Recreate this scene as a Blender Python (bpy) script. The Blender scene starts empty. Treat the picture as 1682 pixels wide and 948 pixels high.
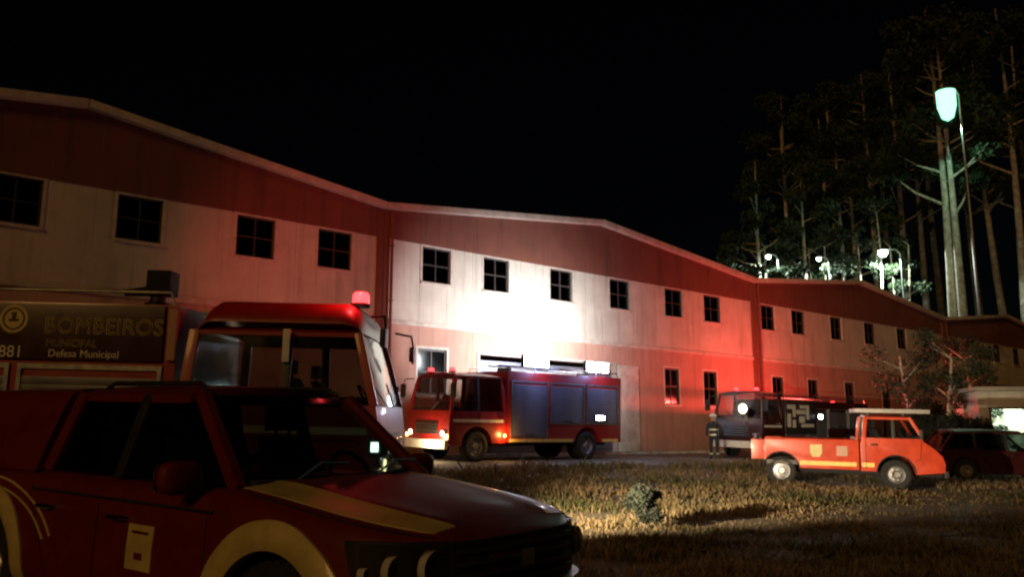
import bpy, bmesh, math, random
import numpy as np
from mathutils import Vector, Matrix
R = math.radians
random.seed(7); rng = np.random.default_rng(7)
sc = bpy.context.scene
C = sc.collection

# ------------------------------------------------------------------ camera, sky, sun, exposure
cam_d = bpy.data.cameras.new('camera'); cam = bpy.data.objects.new('camera', cam_d); C.objects.link(cam)
cam.location = (0, 0, 1.36); cam.rotation_euler = (R(100), 0, R(-40.22))
cam_d.sensor_width = 36; cam_d.lens = 29.96; cam_d.clip_start = .05; cam_d.clip_end = 2000
sc.camera = cam
world = bpy.data.worlds.new('World'); sc.world = world; world.use_nodes = True
wn = world.node_tree.nodes; wl = world.node_tree.links
sky = wn.new('ShaderNodeTexSky'); sky.sky_type = 'NISHITA'; sky.sun_disc = False
SUN_EL, SUN_AZ = 24, 246           # azimuth from +Y clockwise of where the weak night light comes from
sky.sun_elevation = R(SUN_EL); sky.sun_rotation = R(SUN_AZ)
bg = wn['Background']; bg.inputs['Strength'].default_value = .00016
wl.new(sky.outputs[0], bg.inputs['Color'])
sun_d = bpy.data.lights.new('sun', 'SUN'); sun_d.energy = .40; sun_d.angle = R(12); sun_d.color = (1, .52, .14)
sun = bpy.data.objects.new('sun', sun_d); C.objects.link(sun)
sd = Vector((math.sin(R(SUN_AZ))*math.cos(R(SUN_EL)), math.cos(R(SUN_AZ))*math.cos(R(SUN_EL)), math.sin(R(SUN_EL))))
sun.rotation_euler = sd.to_track_quat('Z', 'Y').to_euler(); sun.location = (-20, -20, 30)
sc.view_settings.view_transform = 'Standard'; sc.view_settings.look = 'None'
sc.view_settings.exposure = 0; sc.view_settings.gamma = 1
sc.render.engine = 'CYCLES'
sc.cycles.use_denoising = True
try: sc.cycles.denoiser = 'OPENIMAGEDENOISE'
except Exception: pass
sc.cycles.max_bounces = 6; sc.cycles.diffuse_bounces = 3; sc.cycles.glossy_bounces = 3
sc.cycles.transparent_max_bounces = 16; sc.cycles.sample_clamp_indirect = 4
sc.cycles.pixel_filter_type = 'BLACKMAN_HARRIS'; sc.cycles.filter_width = 2.3

# ------------------------------------------------------------------ materials
MATS = {}
def pmat(name, col, rough=.6, metal=0, var=.12, scale=6, coat=0, bump=0, bscale=40, col2=None, spec=.5, detail=5, coords='Object'):
    m = bpy.data.materials.new(name); m.use_nodes = True
    nt = m.node_tree; N = nt.nodes; L = nt.links; b = N['Principled BSDF']
    b.inputs['Roughness'].default_value = rough; b.inputs['Metallic'].default_value = metal
    b.inputs['Coat Weight'].default_value = coat; b.inputs['Coat Roughness'].default_value = .08
    b.inputs['Specular IOR Level'].default_value = spec
    tc = N.new('ShaderNodeTexCoord'); nz = N.new('ShaderNodeTexNoise')
    nz.inputs['Scale'].default_value = scale; nz.inputs['Detail'].default_value = detail; nz.inputs['Roughness'].default_value = .65
    L.new(tc.outputs[coords], nz.inputs['Vector'])
    rp = N.new('ShaderNodeValToRGB'); c = Vector(col)
    c2 = Vector(col2) if col2 else c*(1-var*2)
    rp.color_ramp.elements[0].position = .3; rp.color_ramp.elements[1].position = .7
    rp.color_ramp.elements[0].color = (*c2, 1); rp.color_ramp.elements[1].color = (*[min(1, v*(1+var)) for v in c], 1)
    L.new(nz.outputs['Fac'], rp.inputs[0]); L.new(rp.outputs[0], b.inputs['Base Color'])
    mr = N.new('ShaderNodeMapRange'); mr.inputs['To Min'].default_value = max(.02, rough-.12); mr.inputs['To Max'].default_value = min(1, rough+.15)
    L.new(nz.outputs['Fac'], mr.inputs[0]); L.new(mr.outputs[0], b.inputs['Roughness'])
    if bump:
        n2 = N.new('ShaderNodeTexNoise'); n2.inputs['Scale'].default_value = bscale; n2.inputs['Detail'].default_value = 4
        L.new(tc.outputs[coords], n2.inputs['Vector'])
        bp = N.new('ShaderNodeBump'); bp.inputs['Strength'].default_value = bump; bp.inputs['Distance'].default_value = .02
        L.new(n2.outputs['Fac'], bp.inputs['Height']); L.new(bp.outputs[0], b.inputs['Normal'])
    MATS[name] = m; return m
def emat(name, col, strength):
    m = bpy.data.materials.new(name); m.use_nodes = True
    b = m.node_tree.nodes['Principled BSDF']; b.inputs['Base Color'].default_value = (*[min(.8, v*.8) for v in col], 1)
    b.inputs['Emission Color'].default_value = (*col, 1); b.inputs['Emission Strength'].default_value = strength
    b.inputs['Roughness'].default_value = .3
    MATS[name] = m; return m
def gmat(name, tint, rough=.03):
    m = bpy.data.materials.new(name); m.use_nodes = True
    nt = m.node_tree; N = nt.nodes; L = nt.links
    N.remove(N['Principled BSDF'])
    tr = N.new('ShaderNodeBsdfTransparent'); tr.inputs[0].default_value = (*tint, 1)
    gl = N.new('ShaderNodeBsdfGlossy'); gl.inputs['Roughness'].default_value = rough; gl.inputs['Color'].default_value = (.9, .9, .9, 1)
    lw = N.new('ShaderNodeLayerWeight'); lw.inputs['Blend'].default_value = .5      # Schlick reflectance, alike from both sides of a pane
    pw = N.new('ShaderNodeMath'); pw.operation = 'POWER'; pw.inputs[1].default_value = 5; L.new(lw.outputs['Facing'], pw.inputs[0])
    fr = N.new('ShaderNodeMath'); fr.operation = 'MULTIPLY_ADD'; fr.inputs[1].default_value = .95; fr.inputs[2].default_value = .04; L.new(pw.outputs[0], fr.inputs[0])
    tc = N.new('ShaderNodeTexCoord'); nz = N.new('ShaderNodeTexNoise'); nz.inputs['Scale'].default_value = 3
    L.new(tc.outputs['Object'], nz.inputs['Vector'])
    mr = N.new('ShaderNodeMapRange'); mr.inputs['To Min'].default_value = rough; mr.inputs['To Max'].default_value = rough+.12
    L.new(nz.outputs['Fac'], mr.inputs[0]); L.new(mr.outputs[0], gl.inputs['Roughness'])
    mx = N.new('ShaderNodeMixShader'); L.new(fr.outputs[0], mx.inputs[0]); L.new(tr.outputs[0], mx.inputs[1]); L.new(gl.outputs[0], mx.inputs[2])
    L.new(mx.outputs[0], N['Material Output'].inputs['Surface'])
    MATS[name] = m; return m

def wallmat(name, col, stain):
    """painted render: patchy, with rain streaks running down and dirty blotches"""
    m = pmat(name, col, .85, var=.10, scale=.7, bump=.35, bscale=18, detail=8)
    nt = m.node_tree; N = nt.nodes; L = nt.links; b = N['Principled BSDF']
    tc = N.new('ShaderNodeTexCoord'); mp = N.new('ShaderNodeMapping'); mp.inputs['Scale'].default_value = (2.2, 2.2, .16)
    nz = N.new('ShaderNodeTexNoise'); nz.inputs['Scale'].default_value = 1.6; nz.inputs['Detail'].default_value = 7
    L.new(tc.outputs['Object'], mp.inputs[0]); L.new(mp.outputs[0], nz.inputs['Vector'])
    rp = N.new('ShaderNodeValToRGB'); rp.color_ramp.elements[0].position = .52; rp.color_ramp.elements[1].position = .74
    rp.color_ramp.elements[0].color = (0, 0, 0, 1); rp.color_ramp.elements[1].color = (.6, .6, .6, 1)
    L.new(nz.outputs['Fac'], rp.inputs[0])
    sx = N.new('ShaderNodeSeparateXYZ'); L.new(tc.outputs['Object'], sx.inputs[0])
    pp = N.new('ShaderNodeMath'); pp.operation = 'PINGPONG'; pp.inputs[1].default_value = .62; L.new(sx.outputs['X'], pp.inputs[0])
    gv = N.new('ShaderNodeMapRange'); gv.inputs['From Min'].default_value = 0; gv.inputs['From Max'].default_value = .018; L.new(pp.outputs[0], gv.inputs[0])
    b2 = N.new('ShaderNodeBump'); b2.inputs['Strength'].default_value = .9; b2.inputs['Distance'].default_value = .02
    L.new(gv.outputs[0], b2.inputs['Height']); L.new(b.inputs['Normal'].links[0].from_socket, b2.inputs['Normal']); L.new(b2.outputs[0], b.inputs['Normal'])
    mx = N.new('ShaderNodeMix'); mx.data_type = 'RGBA'; mx.inputs['B'].default_value = (*stain, 1)
    src = b.inputs['Base Color'].links[0].from_socket
    L.new(rp.outputs[0], mx.inputs['Factor']); L.new(src, mx.inputs['A']); L.new(mx.outputs['Result'], b.inputs['Base Color'])
    return m
wallmat('terracotta', (.19, .065, .042), (.09, .04, .028))
wallmat('cream_render', (.62, .57, .48), (.30, .25, .19))
wallmat('salmon_render', (.52, .30, .23), (.24, .13, .10))
pmat('trim_paint', (.62, .54, .46), .6, var=.15, scale=3)
pmat('roof_sheet', (.10, .085, .075), .6, var=.25, scale=2)
pmat('dark_frame', (.06, .05, .045), .5)
pmat('pale_frame', (.45, .42, .38), .6)
pmat('shutter_metal', (.16, .17, .22), .45, .4, scale=3)
pmat('concrete', (.36, .33, .29), .9, var=.2, scale=1.2, bump=.4, bscale=30)
pmat('kerb_paint', (.62, .60, .54), .85, var=.25, scale=3, bump=.3)
pmat('apron', (.15, .135, .115), .9, var=.25, scale=.9, bump=.5, bscale=60)
pmat('soil', (.125, .085, .045), .95, var=.3, scale=1.1, bump=.8, bscale=25, col2=(.055, .05, .02))
pmat('track_soil', (.12, .085, .045), .95, var=.3, scale=1.6, bump=.8, bscale=30, col2=(.06, .045, .022))
pmat('red_paint', (.30, .012, .010), .42, var=.10, scale=4, coat=.18)
pmat('deep_red_paint', (.13, .010, .006), .52, var=.12, scale=4, coat=0, spec=.25)
pmat('orange_red_paint', (.55, .055, .02), .35, var=.12, scale=4, coat=.5)
pmat('maroon_paint', (.04, .007, .007), .3, var=.12, scale=4, coat=.6)
pmat('dark_paint', (.03, .026, .03), .3, coat=.5)
pmat('cream_paint', (.56, .46, .20), .45, var=.12, scale=5, coat=.2)
pmat('white_paint', (.74, .72, .66), .5, var=.10, scale=8)
pmat('grey_plate', (.36, .33, .32), .5, .2)
pmat('yellow_stripe', (.75, .55, .15), .45)
pmat('black_plastic', (.018, .018, .018), .5, var=.15)
pmat('rubber', (.016, .016, .016), .85, var=.2, scale=14, bump=.3)
pmat('chrome', (.55, .55, .55), .14, 1, var=.08)
pmat('steel', (.34, .34, .35), .38, .9, var=.2, scale=5)
pmat('alloy', (.42, .42, .43), .33, .8)
pmat('reflector', (.75, .74, .70), .3, .35)
pmat('interior', (.02, .018, .016), .85)
pmat('under', (.012, .012, .012), .9)
pmat('gear_cloth', (.022, .022, .026), .9, var=.25, scale=18, bump=.3)
pmat('reflective', (.66, .68, .48), .35, .1)
pmat('skin', (.36, .19, .12), .6)
pmat('helmet', (.42, .05, .03), .35)
pmat('pale_bark', (.46, .42, .34), .85, var=.35, scale=2.2, bump=.6, bscale=12, col2=(.16, .12, .08))
pmat('dark_bark', (.13, .095, .065), .9, var=.3, scale=4, bump=.6)
pmat('leaf', (.030, .050, .020), .7, var=.3, scale=.6, col2=(.012, .020, .008))
pmat('shrub_leaf', (.011, .016, .007), .85, var=.3, scale=3, col2=(.006, .009, .004))
pmat('lamp_housing', (.2, .2, .2), .5, .4)
pmat('lens_clear', (.42, .41, .38), .28, .2, var=.3, scale=40)
pmat('lens_red', (.30, .01, .01), .2)
emat('white_flood', (.86, .90, 1), 60)
emat('warm_head', (1, .78, .45), 16)
emat('amber', (1, .55, .16), 10)
emat('red_beacon', (1, .035, .04), 6)
emat('red_core', (1, .42, .40), 30)
emat('green_lamp', (.34, 1, .62), 2.2)
emat('white_lamp', (.80, 1, .88), 26)
emat('booth_light', (.72, 1, .78), 2.2)
gmat('glass', (.58, .62, .60))
gmat('window_glass', (.32, .34, .34), .06)
gmat('cab_glass', (.84, .84, .83))

# ------------------------------------------------------------------ helpers
def tag(o, label=None, cat=None, group=None, kind=None):
    if label: o['label'] = label
    if cat: o['category'] = cat
    if group: o['group'] = group
    if kind: o['kind'] = kind
    return o
def empty(name, loc=(0, 0, 0), rz=0, label=None, cat=None, group=None):
    o = bpy.data.objects.new(name, None); C.objects.link(o); o.location = loc; o.rotation_euler = (0, 0, rz)
    o.empty_display_size = .2
    return tag(o, label, cat, group)
class MB:
    def __init__(s): s.v = []; s.f = []
    def add(s, vs, fs):
        k = len(s.v); s.v += [tuple(p) for p in vs]; s.f += [tuple(i+k for i in f) for f in fs]; return s
    def box(s, x0, x1, y0, y1, z0, z1):
        return s.add([(x0,y0,z0),(x1,y0,z0),(x1,y1,z0),(x0,y1,z0),(x0,y0,z1),(x1,y0,z1),(x1,y1,z1),(x0,y1,z1)],
                     [(0,3,2,1),(4,5,6,7),(0,1,5,4),(1,2,6,5),(2,3,7,6),(3,0,4,7)])
    def hexa(s, p):   # 8 points, bottom ring then top ring
        return s.add(p, [(0,3,2,1),(4,5,6,7),(0,1,5,4),(1,2,6,5),(2,3,7,6),(3,0,4,7)])
    def bar(s, p0, p1, w, h=None, up=(0, 0, 1)):
        p0, p1 = Vector(p0), Vector(p1); h = h or w; t = (p1-p0).normalized(); u = Vector(up)
        if abs(t.dot(u)) > .95: u = Vector((0, 1, 0))
        a = t.cross(u).normalized()*w/2; b = a.cross(t).normalized()*h/2
        return s.hexa([p0-a-b, p0+a-b, p0+a+b, p0-a+b, p1-a-b, p1+a-b, p1+a+b, p1-a+b])
    def tube(s, pts, r, n=8, cap=True):
        pts = [Vector(p) for p in pts]; rs = r if isinstance(r, (list, tuple)) else [r]*len(pts)
        k = len(s.v); prev = None
        for i, p in enumerate(pts):
            t = (pts[min(i+1, len(pts)-1)]-pts[max(i-1, 0)]).normalized()
            u = prev if prev is not None else (Vector((0, 0, 1)) if abs(t.z) < .9 else Vector((1, 0, 0)))
            a = t.cross(u).normalized(); b = a.cross(t).normalized(); prev = b
            for j in range(n):
                q = 2*math.pi*j/n; s.v.append(tuple(p+a*math.cos(q)*rs[i]+b*math.sin(q)*rs[i]))
        for i in range(len(pts)-1):
            for j in range(n): s.f.append((k+i*n+j, k+i*n+(j+1) % n, k+(i+1)*n+(j+1) % n, k+(i+1)*n+j))
        if cap:
            s.f.append(tuple(k+j for j in reversed(range(n)))); e = k+(len(pts)-1)*n; s.f.append(tuple(e+j for j in range(n)))
        return s
    def lathe(s, prof, c, axis='y', n=24, closed=False):   # prof (radius, offset along axis)
        k = len(s.v); m = len(prof)
        for j in range(n):
            q = 2*math.pi*j/n; cs, sn = math.cos(q), math.sin(q)
            for r, o in prof:
                if axis == 'y': s.v.append((c[0]+r*cs, c[1]+o, c[2]+r*sn))
                elif axis == 'z': s.v.append((c[0]+r*cs, c[1]+r*sn, c[2]+o))
                else: s.v.append((c[0]+o, c[1]+r*cs, c[2]+r*sn))
        for j in range(n):
            for i in range(m if closed else m-1):
                i2 = (i+1) % m; j2 = (j+1) % n
                s.f.append((k+j*m+i, k+j2*m+i, k+j2*m+i2, k+j*m+i2))
        return s
    def prism(s, poly, y0, y1, plane='xz'):
        n = len(poly)
        g = (lambda p, o: (p[0], o, p[1])) if plane == 'xz' else ((lambda p, o: (o, p[0], p[1])) if plane == 'yz' else (lambda p, o: (p[0], p[1], o)))
        vs = [g(p, y0) for p in poly]+[g(p, y1) for p in poly]
        return s.add(vs, [tuple(range(n)), tuple(reversed(range(n, 2*n)))]+[(i, i+n, (i+1) % n+n, (i+1) % n) for i in range(n)])
    def grid(s, fn, nu, nv, flip=False):
        k = len(s.v)
        for i in range(nu+1):
            for j in range(nv+1): s.v.append(tuple(fn(i/nu, j/nv)))
        for i in range(nu):
            for j in range(nv):
                a = k+i*(nv+1)+j; f = (a, a+nv+1, a+nv+2, a+1); s.f.append(f[::-1] if flip else f)
        return s
    def slab(s, fn, nu, nv, off):    # closed thin slab: grid + offset copy + rim
        off = Vector(off); k = len(s.v); m = (nu+1)*(nv+1)
        s.grid(fn, nu, nv); s.grid(lambda u, v: Vector(fn(u, v))+off, nu, nv, True)
        ring = [(i, 0) for i in range(nu)]+[(nu, j) for j in range(nv)]+[(i, nv) for i in range(nu, 0, -1)]+[(0, j) for j in range(nv, 0, -1)]
        idx = [k+i*(nv+1)+j for i, j in ring]
        for a, b in zip(idx, idx[1:]+idx[:1]): s.f.append((b, a, a+m, b+m))
        return s
    def mesh(s, name, bevel=0, smooth=None, seg=2):
        me = bpy.data.meshes.new(name); me.from_pydata(s.v, [], s.f)
        bm = bmesh.new(); bm.from_mesh(me)
        bmesh.ops.recalc_face_normals(bm, faces=bm.faces)
        if bevel:
            ed = [e for e in bm.edges if len(e.link_faces) == 2 and e.calc_face_angle(0) > .5]
            bmesh.ops.bevel(bm, geom=ed, offset=bevel, segments=seg, profile=.7, affect='EDGES', clamp_overlap=True)
        bm.to_mesh(me); bm.free()
        if smooth or bevel:
            me.shade_smooth(); me.set_sharp_from_angle(angle=smooth or .6)
        return me
    def build(s, name, mat, parent=None, bevel=0, smooth=None, seg=2):
        me = s.mesh(name, bevel, smooth, seg); me.materials.append(MATS[mat])
        return link(name, me, parent)
def link(name, me, parent=None):
    o = bpy.data.objects.new(name, me); C.objects.link(o)
    if parent: o.parent = parent
    return o
def copy_tree(o, parent=None):
    c = o.copy(); C.objects.link(c); c.parent = parent
    for ch in list(o.children): copy_tree(ch, c)
    return c
def lamp(name, loc, col, watts, parent=None, radius=.08, kind='POINT', direction=None, spot=120, blend=.5):
    l = bpy.data.lights.new(name, kind); l.color = col; l.energy = watts; l.shadow_soft_size = radius
    if kind == 'SPOT': l.spot_size = R(spot); l.spot_blend = blend
    o = bpy.data.objects.new(name, l); C.objects.link(o); o.location = loc
    if direction is not None: o.rotation_euler = Vector(direction).to_track_quat('-Z', 'Y').to_euler()
    if parent: o.parent = parent
    return o
def text(name, body, mat, parent, loc, size, rot, extrude=.004, outline=False, align='LEFT'):
    cu = bpy.data.curves.new(name, 'FONT'); cu.body = body; cu.size = size; cu.extrude = extrude; cu.align_x = align
    if outline: cu.fill_mode = 'NONE'; cu.bevel_depth = size*.022; cu.bevel_resolution = 0; cu.extrude = 0
    cu.resolution_u = 3
    t = bpy.data.objects.new(name+'_curve', cu); C.objects.link(t)
    dg = bpy.context.evaluated_depsgraph_get(); me = bpy.data.meshes.new_from_object(t.evaluated_get(dg))
    bpy.data.objects.remove(t); bpy.data.curves.remove(cu)
    me.materials.clear(); me.materials.append(MATS[mat])
    o = link(name, me, parent); o.location = loc; o.rotation_euler = rot
    return o
def interp(x, tab):
    xs = [a for a, _ in tab]; ys = [b for _, b in tab]
    if xs[0] > xs[-1]: xs, ys = xs[::-1], ys[::-1]
    return float(np.interp(x, xs, ys))
SLOPE = .037
def gz(x, y): return SLOPE*(min(max(y, -60), 24)-5.6)
def place(o, x, y, heading, slope=True, dz=0):
    """rest a vehicle on the sloping ground, x axis of the thing along the heading"""
    h = R(heading); f = Vector((math.cos(h), math.sin(h), SLOPE*math.sin(h) if slope and y < 24 else 0)).normalized()
    l = Vector((-math.sin(h), math.cos(h), SLOPE*math.cos(h) if slope and y < 24 else 0)); l = (l-f*l.dot(f)).normalized()
    u = f.cross(l)
    o.matrix_world = Matrix(((f.x, l.x, u.x, x), (f.y, l.y, u.y, y), (f.z, l.z, u.z, gz(x, y)+dz), (0, 0, 0, 1)))

# ------------------------------------------------------------------ ground
def sheet(name, mat, x0, x1, y0, y1, dz, step, amp=0, edge=0):
    nx = max(1, int((x1-x0)/step)); ny = max(1, int((y1-y0)/step))
    m = MB()
    def fn(u, v):
        x = x0+(x1-x0)*u; y = y0+(y1-y0)*v
        if edge and v == 0: y += edge*(math.sin(x*1.3)+.6*math.sin(x*3.1+1))
        if edge and v == 1: y += edge*(math.sin(x*1.1+2)+.6*math.sin(x*2.7))
        return (x, y, gz(x, y)+dz+amp*(math.sin(x*.9+y*.5)+math.sin(y*1.3-x*.4)))
    m.grid(fn, nx, ny)
    o = m.build(name, mat, smooth=1.0); return tag(o, kind='structure')
# one sheet to the horizon: graded spacing
def ground_sheet():
    gx = sorted(set([-600, -300, -150, -80]+list(np.arange(-50, 101, 2.5))+[130, 200, 350, 700]))
    gy = sorted(set([-600, -250, -100, -60]+list(np.arange(-20, 60, 1.5))+[24.0, 80, 120, 200, 400, 700]))
    m = MB(); ny = len(gy)
    for x in gx:
        for y in gy:
            z = gz(x, y)
            if y < 22 and abs(x) < 70: z += .012*(math.sin(x*.9+y*.5)+math.sin(y*1.3-x*.4))-.02
            m.v.append((float(x), float(y), float(z)))
    for i in range(len(gx)-1):
        for j in range(ny-1): a = i*ny+j; m.f.append((a, a+ny, a+ny+1, a+1))
    return tag(m.build('ground', 'soil', smooth=1.0), kind='structure')
ground_sheet()
sheet('pavement', 'apron', -30, 100, 18.6, 24.9, .012, .7, edge=.12)
sheet('dirt_track', 'track_soil', 8.5, 60, 5.6, 8.8, .012, .5, edge=.10)
# raised concrete walk with a painted kerb along the warehouses
walk = MB().box(-30, 100, 25.02, 25.80, .5, gz(0, 30)+.12).build('pavement', 'concrete', bevel=.015); tag(walk, kind='structure')
for i in range(65):
    x = -30+i*2.0
    k = MB().box(x+.008, x+1.992, 24.84, 25.015, .5, gz(0, 30)+.125).build('kerb', 'kerb_paint', walk, bevel=.02) if i == 0 else None
    if i == 0: kerb0 = k
    else:
        k = kerb0.copy(); C.objects.link(k); k.location.x += i*2.0
# wooded rise behind and beyond the sheds
def hill(x, y):
    s = lambda t: (lambda q: q*q*(3-2*q))(min(1, max(0, t)))
    return .3+11*max(s((x-86)/16)*s((y-20)/20), s((y-44)/20)*s((x-20)/40))
m = MB(); m.grid(lambda u, v: (15+165*u, 20+110*v, hill(15+165*u, 20+110*v)+.25*math.sin(u*60)*math.sin(v*41)), 66, 44)
tag(m.build('hill', 'soil', smooth=1.0), kind='structure')

# ------------------------------------------------------------------ warehouses
YF = 25.83; ZB = .62; ZBELT = 5.40; ZGAB = 8.50; ZE = 9.55; ZA = 10.78
WIN_W, WZ0, WZ1 = 1.30, 7.10, 8.44
def wall_band(name, mat, parent, x0, x1, z0, z1, holes, yf, th=.28):
    xs = sorted({x0, x1, *[h[0] for h in holes], *[h[1] for h in holes]}); zs = sorted({z0, z1, *[max(z0, min(z1, h[2])) for h in holes], *[max(z0, min(z1, h[3])) for h in holes]})
    solid = {}
    for i in range(len(xs)-1):
        for j in range(len(zs)-1):
            cx, cz = (xs[i]+xs[i+1])/2, (zs[j]+zs[j+1])/2
            solid[i, j] = not any(h[0] < cx < h[1] and h[2] < cz < h[3] for h in holes)
    m = MB(); y0, y1 = yf, yf+th
    for (i, j), ok in solid.items():
        if not ok: continue
        a, b, c, d = xs[i], xs[i+1], zs[j], zs[j+1]
        m.add([(a,y0,c),(b,y0,c),(b,y0,d),(a,y0,d)], [(0,1,2,3)]); m.add([(a,y1,c),(b,y1,c),(b,y1,d),(a,y1,d)], [(3,2,1,0)])
        for di, dj, q in ((-1,0,[(a,y0,c),(a,y0,d),(a,y1,d),(a,y1,c)]), (1,0,[(b,y0,c),(b,y1,c),(b,y1,d),(b,y0,d)]),
                          (0,-1,[(a,y0,c),(a,y1,c),(b,y1,c),(b,y0,c)]), (0,1,[(a,y0,d),(b,y0,d),(b,y1,d),(a,y1,d)])):
            if not solid.get((i+di, j+dj), False): m.add(q, [(0,1,2,3)])
    me = bpy.data.meshes.new(name); me.from_pydata(m.v, [], m.f); me.materials.append(MATS[mat])
    return link(name, me, parent)
def window_mesh_set():
    w, h = WIN_W, WZ1-WZ0
    fr = MB(); t = .06
    fr.box(-w/2, -w/2+t, .06, .13, 0, h); fr.box(w/2-t, w/2, .06, .13, 0, h); fr.box(-w/2+t, w/2-t, .06, .13, 0, t); fr.box(-w/2+t, w/2-t, .06, .13, h-t, h)
    fr.box(-.02, .02, .065, .125, t, h-t); fr.box(-w/2+t, -.02, .066, .124, h/2-.02, h/2+.02); fr.box(.02, w/2-t, .066, .124, h/2-.02, h/2+.02)
    pn = MB().box(-w/4+.04, w/4-.04, .09, .10, -h/4+.04, h/4-.04)
    si = MB().box(-w/2-.06, w/2+.06, -.07, .10, -.09, -.002)
    su = MB()   # plastered surround standing a little proud
    for a, b, c, d in ((-w/2-.09, -w/2, 0, h+.07), (w/2, w/2+.09, 0, h+.07), (-w/2, w/2, h, h+.07)): su.box(a, b, -.018, .05, c, d)
    return fr.mesh('window'), pn.mesh('pane'), si.mesh('sill', .01), su.mesh('surround')
wf, wp, ws, wsu = window_mesh_set()
for me, mt in ((wf, 'dark_frame'), (wp, 'window_glass'), (ws, 'trim_paint'), (wsu, 'trim_paint')): me.materials.append(MATS[mt])
def add_window(parent, x, z0, z1, w=WIN_W, yf=YF):
    o = link('window', wf, parent); sx = w/WIN_W; sz = (z1-z0)/(WZ1-WZ0); o.location = (x, yf, z0); o.scale = (sx, 1, sz)
    for a in (-1, 1):
        for b in (-1, 1):
            p = link('pane', wp, o); p.location = (a*(WIN_W/4-.0), 0, (WZ1-WZ0)/2+b*(WZ1-WZ0)/4)
    link('sill', ws, o); link('surround', wsu, o)
    return o
def warehouse(x0, x1, upper, lower, label, group, door=None, depth=14, pilaster=True, xa=None):
    root = empty('warehouse', ((x0+x1)/2, YF, ZB), 0, label, 'warehouse', group)
    P = bpy.data.objects.new('tmp', None)   # all coordinates below are world ones; parts are shifted by the root
    ox, oy, oz = (x0+x1)/2, YF, ZB; xa = xa or (x0+x1)/2
    g = .006
    hu = [(x-WIN_W/2, x+WIN_W/2, WZ0, WZ1) for x in upper]
    hl = [(x-w/2, x+w/2, a, b) for x, a, b, w in lower]
    if door: hl.append((door[0], door[1], ZB-1, door[2]))
    a0, a1 = x0+.26, x1-.26
    parts = [wall_band('lower_wall', 'salmon_render', None, a0, a1, ZB, ZBELT, hl, YF),
             wall_band('upper_wall', 'cream_render', None, a0, a1, ZBELT+.16, ZGAB, hu, YF)]
    ze = lambda x: ZE+(ZA-ZE)*(1-abs(x-xa)/((x1-xa) if x > xa else (xa-x0)))
    gm = MB().prism([(a0, ZGAB), (a1, ZGAB), (a1, ze(a1)), (xa, ZA), (a0, ze(a0))], YF-.03, YF+.28)
    parts.append(gm.build('gable_wall', 'terracotta'))
    parts.append(MB().box(a0, a1, YF-.07, YF+.25, ZBELT, ZBELT+.16).build('belt_course', 'trim_paint', bevel=.015))
    for s, (p, q) in enumerate(((x0, xa), (xa, x1))):      # verge trim and roof slopes
        zp, zq = ze(p), ze(q); e = .012
        f = MB().prism([(p+e, zp-.02), (q-e, zq-.02), (q-e, zq+.21), (p+e, zp+.21)], YF-.32, YF-.035)
        parts.append(f.build('verge_trim', 'trim_paint', bevel=.012))
        n = 40; rm = MB()
        pr = []
        for i in range(n*3+1):
            u = i/(n*3); pr.append((p+.02+(q-p-.04)*u, zp+(zq-zp)*u+.07+.03*math.sin(2*math.pi*u*n)))
        rm.prism(pr+[(q-.02, zq+.0), (p+.02, zp+.0)], YF-.025, YF+depth)
        parts.append(rm.build('roof', 'roof_sheet'))
    for s, x in ((1, x0), (-1, x1)):                       # side walls and corner pilasters
        parts.append(MB().box(min(x+s*.02, x+s*.25), max(x+s*.02, x+s*.25), YF+.30, YF+depth-.3, ZB, ZE-.1).build('side_wall', 'salmon_render'))
        parts.append(MB().box(min(x+s*.012, x+s*.255), max(x+s*.012, x+s*.255), YF-.09, YF+.29, ZB, ZE-.04).build('pilaster', 'terracotta', bevel=.012))
    parts.append(MB().prism([(x0+.3, ZB), (x1-.3, ZB), (x1-.3, ze(x1-.3)-.05), (xa, ZA-.05), (x0+.3, ze(x0+.3)-.05)], YF+depth-.28, YF+depth-.02).build('rear_wall', 'salmon_render'))
    parts.append(MB().box(x0+.3, x1-.3, YF+.32, YF+depth-.32, ZB+.02, ZB+.06).build('floor_slab', 'concrete'))
    dp = MB().tube([(x0+.30, YF-.16, ZE-.1), (x0+.30, YF-.16, 1.0), (x0+.30, YF-.32, .86)], .055, 10)
    for z in (2.2, 4.2, 6.2, 8.2): dp.box(x0+.22, x0+.38, YF-.2, YF-.03, z, z+.04)
    parts.append(dp.build('downpipe', 'terracotta', smooth=.6))
    if door:
        d0, d1, dz = door
        fm = MB(); fm.box(d0-.12, d0-.002, YF-.04, YF+.2, ZB, dz+.12); fm.box(d1+.002, d1+.12, YF-.04, YF+.2, ZB, dz+.12); fm.box(d0-.002, d1+.002, YF-.04, YF+.2, dz+.002, dz+.12)
        fr = fm.build('door_frame', 'pale_frame'); parts.append(fr)
        sl = MB().box(d0+.02, d1-.02, .16, .20, 0, .20).mesh('door_slat', .012); sl.materials.append(MATS['shutter_metal'])
        z = ZB+.10; door_o = MB().box(d0+.01, d1-.01, YF+.145, YF+.205, ZB+.02, ZB+.10).build('roller_door', 'shutter_metal'); parts.append(door_o)
        while z < dz-.2:
            o = link('door_slat', sl, door_o); o.location = (0, YF, z); z += .215
    if door: parts.append(MB().box(door[1]+.16, door[1]+1.5, YF-.10, YF-.03, ZB+.06, door[2]+.02).build('sliding_door', 'trim_paint', bevel=.015))
    for x in upper: parts.append(add_window(None, x, WZ0, WZ1))
    for x, a, b, w in lower: parts.append(add_window(None, x, a, b, w))
    for o in parts:
        o.parent = root; o.location = Vector(o.location)-Vector((ox, oy, oz))
    bpy.data.objects.remove(P)
    return root
GW = 'gabled warehouses joined in a row'
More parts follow.
